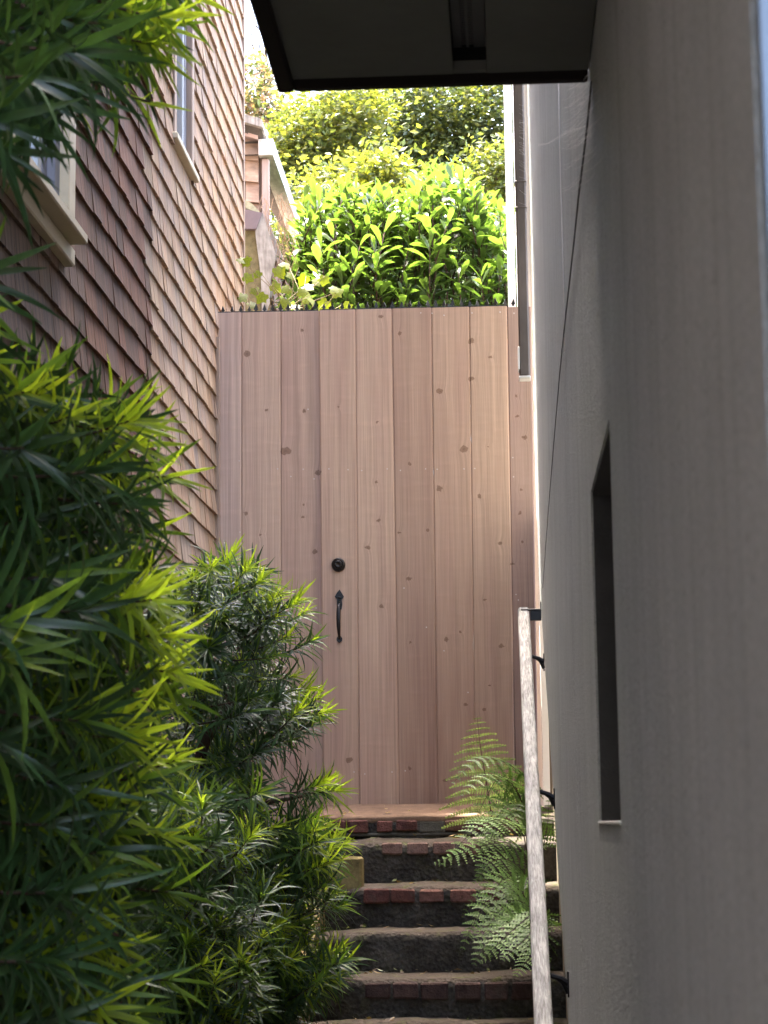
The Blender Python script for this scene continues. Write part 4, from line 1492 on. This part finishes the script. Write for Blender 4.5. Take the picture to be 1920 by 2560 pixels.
def lshoot(x, y, d, yg, L):
    T = at(x, y, d)
    h = random.uniform(.22, .34)
    B = T + Vector((random.uniform(-.10, .10), random.uniform(-.05, .1), -h))
    ax = (T - B)
    st.tube([B, B + ax * .5, T], [.004, .0035, .0022], 5)
    ang = random.uniform(0, 6.28)
    n = random.randint(9, 13)
    for i in range(n):
        t = .12 + .88 * i / (n - 1)
        ang += 2.4 + random.uniform(-.3, .3)
        d_ = ax.normalized()
        e1 = d_.orthogonal().normalized(); e2 = d_.cross(e1)
        rad = e1 * math.cos(ang) + e2 * math.sin(ang)
        al = math.radians(68 - 48 * t ** 1.6 + random.uniform(-10, 10))
        ld = d_ * math.cos(al) + rad * math.sin(al)
        nrm = d_ * math.sin(al) - rad * math.cos(al) + Vector((0, 0, .2))
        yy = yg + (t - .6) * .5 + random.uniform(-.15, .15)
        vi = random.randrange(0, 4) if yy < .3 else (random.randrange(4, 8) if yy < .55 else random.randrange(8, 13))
        pl.put(vi, frame(B + ax * t, ld, nrm, L * random.uniform(.75, 1.15) * (1 - .3 * max(0, t - .75) * 4)))


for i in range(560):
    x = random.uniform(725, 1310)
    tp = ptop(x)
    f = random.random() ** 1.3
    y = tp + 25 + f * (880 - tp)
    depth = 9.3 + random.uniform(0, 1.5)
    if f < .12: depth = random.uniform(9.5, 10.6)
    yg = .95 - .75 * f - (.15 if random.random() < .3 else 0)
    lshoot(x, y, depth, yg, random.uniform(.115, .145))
for x in range(745, 1300, 17):
    lshoot(x + random.uniform(-9, 9), ptop(x) + random.uniform(10, 45), random.uniform(9.6, 10.4), 1.0, .13)
for i in range(70):
    B = Vector((random.uniform(-.9, .15), random.uniform(9.5, 10.8), front[0][1] - .1))
    st.tube([B, B + Vector((random.uniform(-.1, .1), 0, 1.2)), B + Vector((random.uniform(-.3, .3), 0, 2.6))], [.012, .009, .005], 6)
st.build('stems', M['bark'], lau, True)
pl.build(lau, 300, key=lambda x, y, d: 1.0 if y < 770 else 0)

# --- vine behind the gate on the left
vn = thing('vine_plant', 'young yellow green vine with lobed leaves rising behind the gate spikes', 'vine')


def vine_leaf():
    V = []
    rnd = random.Random(11)
    for q in range(4):
        pts = [(0, 0), (.28, -.12), (.52, .12), (.42, .3), (.62, .55), (.34, .62), (.22, .8), (0, 1.0), (-.2, .78), (-.36, .6), (-.6, .52), (-.42, .3), (-.5, .1), (-.26, -.12)]
        vs = [(0, .35, .04)] + [(x * .9, y * .95, -.12 * (x * x + (y - .4) ** 2) + rnd.uniform(-.02, .02)) for x, y in pts]
        fs = [(0, 1 + i, 1 + (i + 1) % len(pts)) for i in range(len(pts))]
        g = rnd.uniform(.8, 1.15)
        ts = [(.14 * g, .165 * g, .018, .55)] * len(vs)
        V.append((np.array(vs), fs, ts))
    return V


pl = Plant(vine_leaf(), M['vine'])
st = MB()
VL = [(598, 646), (610, 690), (625, 655), (636, 720), (650, 680), (618, 745), (662, 735), (640, 765), (690, 670), (705, 690), (722, 665), (735, 690), (725, 720), (745, 730), (760, 715), (775, 740), (800, 700), (812, 690), (830, 735), (845, 725), (818, 752), (858, 760), (790, 760), (735, 762), (700, 755), (765, 690), (590, 770), (680, 712)]
for i, (x, y) in enumerate(VL):
    p = at(x, y, 8.45 + random.uniform(-.12, .2))
    d = Vector((random.uniform(-.9, .9), random.uniform(-.4, .2), random.uniform(-.9, .3)))
    pl.put(i % 4, frame(p, d, Vector((random.uniform(-.5, .5), -1, random.uniform(.2, .8))), random.uniform(.045, .062)))
    root = at(random.choice([615, 640, 720, 775]), 860, 8.5)
    st.tube([p, p.lerp(root, .5) + Vector((random.uniform(-.03, .03), 0, .03)), root], [.0012, .0016, .002], 5)
for x in (615, 640, 720, 775):
    r_ = at(x, 855, 8.5)
    st.tube([r_, (r_.x, 8.5, front[0][1] - .1)], [.002, .004], 5)
st.build('stems', mat_plain('green_stem', (.17, .12, .05), .7), vn, True)
pl.build(vn, 300)

# --- fern by the rail
fern = thing('fern', 'lacy green fern with arching fronds between the steps and the handrail', 'fern')


def frond(pts, width, npair, tilt, col, slim=.17):
    """a frond along pts: each pinna a rib with leaflets"""
    mb = MB()
    P = [Vector(p) for p in pts]

    def C(t):
        n = len(P) - 1
        i = min(int(t * n), n - 1)
        f = t * n - i
        p0_, p1_, p2_, p3_ = P[max(i - 1, 0)], P[i], P[i + 1], P[min(i + 2, n)]
        return .5 * ((2 * p1_) + (p2_ - p0_) * f + (2 * p0_ - 5 * p1_ + 4 * p2_ - p3_) * f * f + (3 * p1_ - p0_ - 3 * p2_ + p3_) * f ** 3)
    mb.tube([C(q / 12) for q in range(13)], [.0022 * (1.1 - q / 13) for q in range(13)], 5, (.06, .045, .02, .1))
    for i in range(npair):
        t = .26 + .74 * (i + .5) / npair
        p = C(t); d = (C(min(1, t + .02)) - C(t - .02)).normalized()
        wv = width * min(1, (1.02 - t) * 1.55) ** .9 * random.uniform(.88, 1.08)
        side = d.cross(tilt).normalized()
        for s_ in (-1, 1):
            sd_ = (side * s_ + d * .22 + Vector((0, 0, -.03))).normalized()
            m_ = max(5, int(wv / .0085))
            nrm = side.cross(d).normalized()
            if nrm.dot(tilt) < 0: nrm = -nrm
            for j in range(m_):
                u = (j + .5) / m_
                q = p + sd_ * wv * u + Vector((0, 0, -.22 * wv * u * u))
                ll = wv * slim * (1.05 - u) ** .7 + .0015
                lw = wv / m_ * .48
                for s2 in (-1, 1):
                    dd = (d * s2 + sd_ * .35).normalized()
                    ww_ = sd_ * lw
                    g = random.uniform(.75, 1.25)
                    c = (col[0] * g, col[1] * g, col[2] * g, .35)
                    a = q; b_ = q + dd * ll
                    lift = nrm * (ll * .15)
                    mb.add([a - ww_, a + ww_, b_ + ww_ * .55 + lift, b_ - ww_ * .35 + lift], [(0, 1, 2, 3)], c)
            mb.tube([p, p + sd_ * wv * .5 + Vector((0, 0, -.055 * wv)), p + sd_ * wv + Vector((0, 0, -.22 * wv))], [.0009, .0007, .0004], 3, (.10, .13, .04, .3), False)
    return mb.build('frond', M['fern'], fern)


gcol = (.16, .26, .075); gp2 = (.24, .37, .12)
T1 = Vector((0, -1, .35))
frond([at(1245, 2170, 6.8), at(1232, 2060, 6.75), at(1215, 1950, 6.7), at(1200, 1860, 6.68), at(1193, 1792, 6.62)], .165, 14, Vector((.05, -1, .25)), (.30, .36, .15), .10)
frond([at(1335, 2200, 6.7), at(1320, 2060, 6.6), at(1280, 1960, 6.45), at(1215, 1940, 6.3), at(1150, 1990, 6.2)], .10, 15, Vector((0, -.5, 1)), gp2)
frond([at(1340, 2180, 6.6), at(1330, 2000, 6.6), at(1290, 1920, 6.5), at(1200, 1900, 6.4), at(1130, 1960, 6.35)], .09, 15, Vector((0, -.6, 1)), gcol)
frond([at(1330, 2260, 6.4), at(1310, 2090, 6.3), at(1250, 2050, 6.1), at(1180, 2080, 5.95), at(1105, 2165, 5.9)], .10, 16, Vector((0, -.7, .8)), gp2)
frond([at(1340, 2260, 6.3), at(1300, 2120, 6.2), at(1230, 2110, 6.0), at(1150, 2135, 5.9), at(1085, 2160, 5.9)], .07, 15, Vector((0, -.9, .7)), gp2)
frond([at(1345, 2330, 6.2), at(1320, 2200, 6.1), at(1270, 2150, 6.0), at(1220, 2160, 5.9), at(1195, 2200, 5.9)], .085, 13, Vector((0, -.9, .5)), gcol)
frond([at(1330, 2300, 6.3), at(1290, 2190, 6.2), at(1240, 2200, 6.1), at(1180, 2250, 6.0), at(1155, 2295, 6.0)], .03, 14, Vector((0, -1, .3)), (.11, .14, .045))
frond([at(1330, 2330, 6.2), at(1290, 2230, 6.1), at(1262, 2260, 6.0), at(1240, 2310, 5.95)], .022, 12, Vector((0, -1, .3)), (.10, .12, .04))
frond([at(1370, 2420, 5.7), at(1345, 2290, 5.6), at(1300, 2310, 5.5), at(1245, 2360, 5.4), at(1203, 2405, 5.4)], .085, 14, Vector((0, -.6, .9)), gp2)
frond([at(1375, 2480, 5.6), at(1350, 2330, 5.5), at(1300, 2360, 5.4), at(1255, 2400, 5.35)], .08, 12, Vector((0, -.6, .9)), gcol)
frond([at(1380, 2500, 5.5), at(1352, 2370, 5.45), at(1320, 2400, 5.4), at(1288, 2440, 5.35)], .06, 11, Vector((0, -.6, .9)), gp2)
frond([at(1345, 2200, 6.6), at(1362, 2100, 6.6), at(1370, 2050, 6.55), at(1373, 1990, 6.5)], .05, 12, Vector((0, -1, .3)), gcol)
frond([at(1345, 2350, 6.2), at(1330, 2230, 6.15), at(1310, 2200, 6.1), at(1300, 2230, 6.0), at(1290, 2290, 6.0)], .07, 12, Vector((0, -1, .3)), (.07, .11, .04))
frond([at(1345, 2400, 6.1), at(1325, 2290, 6.05), at(1310, 2250, 6.0), at(1270, 2270, 5.95)], .06, 12, Vector((0, -1, .3)), (.07, .11, .04))
frond([at(1345, 2150, 6.9), at(1330, 2020, 6.9), at(1300, 1990, 6.85), at(1250, 2010, 6.8), at(1190, 2020, 6.8)], .06, 13, Vector((0, -.8, .8)), (.12, .17, .06))

rf = random.Random(21)
for i in range(16):
    y0f = rf.uniform(2080, 2420)
    dB = 6.6 - (y0f - 2080) / 340 * 1.0
    x0f = rf.uniform(1318, 1352) + (y0f - 2080) * .06
    x1f = x0f - rf.uniform(40, 175); rise = rf.uniform(60, 150); drop = rf.uniform(10, 110)
    A_ = at(x0f, y0f + 70, dB); B_ = at(x0f - 18, y0f - rise * .6, dB - .05); C_ = at((x0f + x1f) / 2, y0f - rise, dB - .12)
    D_ = at(x1f + 20, y0f - rise * .7 + drop * .5, dB - .2); E_ = at(x1f - 15, y0f - rise * .4 + drop, dB - .24)
    k = rf.uniform(.6, 1.1)
    frond([A_, B_, C_, D_, E_], rf.uniform(.05, .085), 13, Vector((rf.uniform(-.2, .2), -.8, rf.uniform(.4, .9))), (.17 * k, .28 * k, .075 * k), rf.uniform(.14, .2))
# fallen leaves and scraps on the landing
mb = MB()
for i in range(150):
    x = random.choice([random.uniform(815, 880), random.uniform(1120, 1290), random.uniform(1120, 1290), random.uniform(960, 1010), random.uniform(820, 1290)])
    y_ = random.uniform(7.55, 7.92)
    p = at(x, 2030, y_)
    f = (y_ - 7.48) / .54
    z = front[0][1] + (back[0] - front[0][1]) * f + .006
    a = random.uniform(0, 6.28); l_ = random.uniform(.008, .022)
    dx, dy = math.cos(a) * l_, math.sin(a) * l_
    c = random.choice([(.5, .33, .1, .3), (.42, .36, .12, .3), (.34, .2, .08, .2), (.6, .48, .25, .3)])
    mb.add([(p.x - dx, y_ - dy, z), (p.x - dy * .35, y_ + dx * .35, z + random.uniform(0, .009)), (p.x + dx, y_ + dy, z + random.uniform(0, .012)), (p.x + dy * .35, y_ - dx * .35, z)], [(0, 1, 2, 3)], c)
for i in range(90):
    k = rf.choice([1, 2, 2, 3, 4, 4, 5])
    yb_, zb_ = front[k - 1][0], back[k]
    yf_, zf_ = front[k]
    f = rf.random() ** .6
    y_ = yf_ + .02 + (yb_ - yf_ - .02) * f; z = zf_ + (zb_ - zf_) * f + .008
    x = rf.uniform(-.55, .08); a = rf.uniform(0, 6.28); l_ = rf.uniform(.006, .018)
    dx, dy = math.cos(a) * l_, math.sin(a) * l_
    c = rf.choice([(.16, .10, .045, .2), (.24, .16, .06, .2), (.10, .12, .03, .2), (.07, .05, .03, .1)])
    mb.add([(x - dx, y_ - dy, z), (x - dy * .35, y_ + dx * .35, z + rf.uniform(0, .008)), (x + dx, y_ + dy, z + rf.uniform(0, .01)), (x + dy * .35, y_ - dx * .35, z)], [(0, 1, 2, 3)], c)
o = mb.build('fallen_leaves', M['vine'], None, False, 'stuff')

# ------------------------------------------------------------------ trees beyond
def crown_mesh(blobs, n, size, cols, seed, gap=0.0, up=.5):
    r = np.random.default_rng(seed)
    blobs = np.array(blobs, float)
    wts = blobs[:, 3] * blobs[:, 5]
    bi = r.choice(len(blobs), n, p=wts / wts.sum())
    d = r.normal(size=(n, 3)); d /= np.linalg.norm(d, axis=1)[:, None]
    rad = r.random(n) ** (1 / 2.2)
    # cluster leaves in sprays
    pos = blobs[bi, :3] + d * blobs[bi, 3:6] * rad[:, None]
    ns = max(20, n // 26)
    cen = pos[r.choice(n, ns)]
    ci = r.integers(0, ns, n)
    spray = r.normal(size=(n, 3)) * np.array([.11, .11, .055])
    pos = np.where((r.random(n) < .78)[:, None], cen[ci] + spray, pos)
    t = r.normal(size=(n, 3)); t[:, 2] *= .5; t /= np.linalg.norm(t, axis=1)[:, None]
    nr = r.normal(size=(n, 3)) * .8 + np.array([0, 0, up]); nr -= (nr * t).sum(1)[:, None] * t; nr /= np.linalg.norm(nr, axis=1)[:, None]
    b = np.cross(nr, t)
    s = size * r.uniform(.6, 1.25, n)[:, None]
    A = pos; B = pos + t * s * .5 + b * s * .24 + nr * s * .06; C_ = pos + t * s; D = pos + t * s * .5 - b * s * .24 + nr * s * .06
    V = np.stack([A, B, C_, D], 1).reshape(-1, 3)
    f = np.arange(4 * n).reshape(-1, 4)
    col = np.array([cols[i] for i in r.integers(0, len(cols), n)]) * np.concatenate([np.repeat(r.uniform(.75, 1.25, n)[:, None], 3, 1), np.ones((n, 1))], 1)
    mb = MB()
    mb.v = V.tolist(); mb.f = f.tolist(); mb.t = np.repeat(col, 4, 0).tolist()
    return mb


def tree(name, label, cat, Y, pxblobs, n, size, cols, seed, base_px, trunk_r=.06, group=None, limbs=True):
    o = thing(name, label, cat, group='trees and shrubs beyond the gate')
    blobs = []
    for (x, y, rx, rz, ry, dy) in pxblobs:
        p = at(x, y, Y + dy)
        k = (Y + dy) / F
        blobs.append((p.x, p.y, p.z, rx * k, ry, rz * k))
    mb = crown_mesh(blobs, n, size, cols, seed)
    mb.build('crown', M['treeleaf'], o, False, 'stuff')
    b = at(base_px, 1500, Y + .2)
    tr_ = MB()
    zb = earth(Y)
    top_ = max(q[2] for q in blobs)
    limb(tr_, [(b.x, Y + .3, zb - .1), (b.x + .05, Y + .3, zb + (top_ - zb) * .45), (b.x - .03, Y + .25, zb + (top_ - zb) * .9)], trunk_r, trunk_r * .35)
    for q in blobs:
        s = Vector((b.x, Y + .3, zb + (q[2] - zb) * random.uniform(.45, .75)))
        e = Vector(q[:3])
        tr_.tube([s, s.lerp(e, .5) + Vector((0, 0, -.1)), e], [trunk_r * .4, trunk_r * .25, trunk_r * .1], 6)
    tr_.build('trunk', M['bark'], o, True)
    return o


YG = [(.13, .145, .03, .5), (.165, .165, .045, .5), (.09, .115, .03, .45)]
OL = [(.08, .105, .04, .35), (.105, .13, .045, .4), (.055, .078, .03, .3), (.15, .16, .06, .45)]
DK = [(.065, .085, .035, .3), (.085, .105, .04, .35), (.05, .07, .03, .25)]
tree('broadleaf_tree', 'yellow green rounded tree lit by sun left of the far trees', 'tree', 14.0,
     [(840, 300, 120, 60, .5, 0), (760, 350, 90, 70, .5, -.1), (900, 260, 90, 50, .5, .1), (720, 400, 60, 60, .4, 0), (760, 480, 90, 90, .5, .1), (820, 420, 110, 80, .5, .3), (780, 620, 120, 120, .6, .3), (800, 800, 150, 140, .6, .3)], 24000, .055, YG + OL[:2], 1, 800)
tree('broadleaf_tree', 'tall olive green tree filling the sky behind the laurel', 'tree', 15.5,
     [(1000, 300, 150, 110, .7, 0), (1150, 280, 150, 110, .7, 0), (1280, 320, 130, 130, .7, .2), (920, 380, 120, 110, .6, .2), (1060, 420, 150, 110, .7, .2), (1200, 430, 140, 120, .7, .2), (1000, 150, 160, 110, .7, .3), (1180, 120, 160, 110, .7, .3), (1320, 150, 120, 120, .7, .3),
      (1000, 560, 200, 140, .8, .4), (1220, 600, 180, 150, .8, .4), (1100, 780, 260, 160, .8, .4)], 60000, .055, OL + OL + YG[:1], 2, 1100, .09)
tree('rounded_shrub', 'low yellow leaved rounded shrub between the laurel and the olive tree', 'shrub', 12.5,
     [(960, 430, 75, 45, .3, 0), (880, 460, 80, 45, .3, 0), (800, 490, 70, 50, .3, .1), (880, 580, 150, 110, .4, .1)], 6500, .058, YG + YG + OL[:1], 3, 900, .04)
tree('rounded_shrub', 'yellow leaved shrub at the right beside the white corner post', 'shrub', 12.8,
     [(1262, 430, 60, 55, .3, 0), (1240, 400, 50, 30, .3, 0), (1290, 480, 60, 60, .3, .1), (1250, 600, 90, 90, .3, .1)], 4500, .058, YG + OL[:2], 4, 1270, .04)
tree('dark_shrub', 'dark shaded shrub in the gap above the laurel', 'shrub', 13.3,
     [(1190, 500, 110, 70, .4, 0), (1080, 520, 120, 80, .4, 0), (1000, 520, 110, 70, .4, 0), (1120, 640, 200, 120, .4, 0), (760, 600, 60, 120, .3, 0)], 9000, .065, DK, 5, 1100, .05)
# open sparse tree against the sky
o = tree('sparse_tree', 'open thin leaved tree with bare twigs against the bright sky', 'tree', 20.0,
         [(640, 250, 70, 90, .8, 0), (700, 300, 60, 60, .8, 0), (600, 330, 60, 60, .8, .2), (660, 180, 50, 40, .6, 0), (780, 265, 70, 30, .6, 0), (560, 220, 60, 90, .8, .2), (640, 420, 110, 70, .8, .3)], 3600, .085, [(.10, .11, .06, .35), (.2, .13, .11, .4), (.08, .10, .04, .3), (.3, .24, .22, .4)], 6, 660, .07)
mb = MB()
for i in range(16):
    p = at(random.uniform(600, 700), random.uniform(180, 330), 20.2)
    pts = [p]
    v = Vector((random.uniform(-.05, .05), 0, random.uniform(.1, .2)))
    for s_ in range(6):
        v += Vector((random.uniform(-.07, .05), random.uniform(-.03, .03), random.uniform(-.03, .03)))
        p = p + v; pts.append(p)
    mb.tube(pts, [.012 * (1.1 - q / 7) for q in range(7)], 5)
mb.build('bare_twigs', M['bark'], o, True)
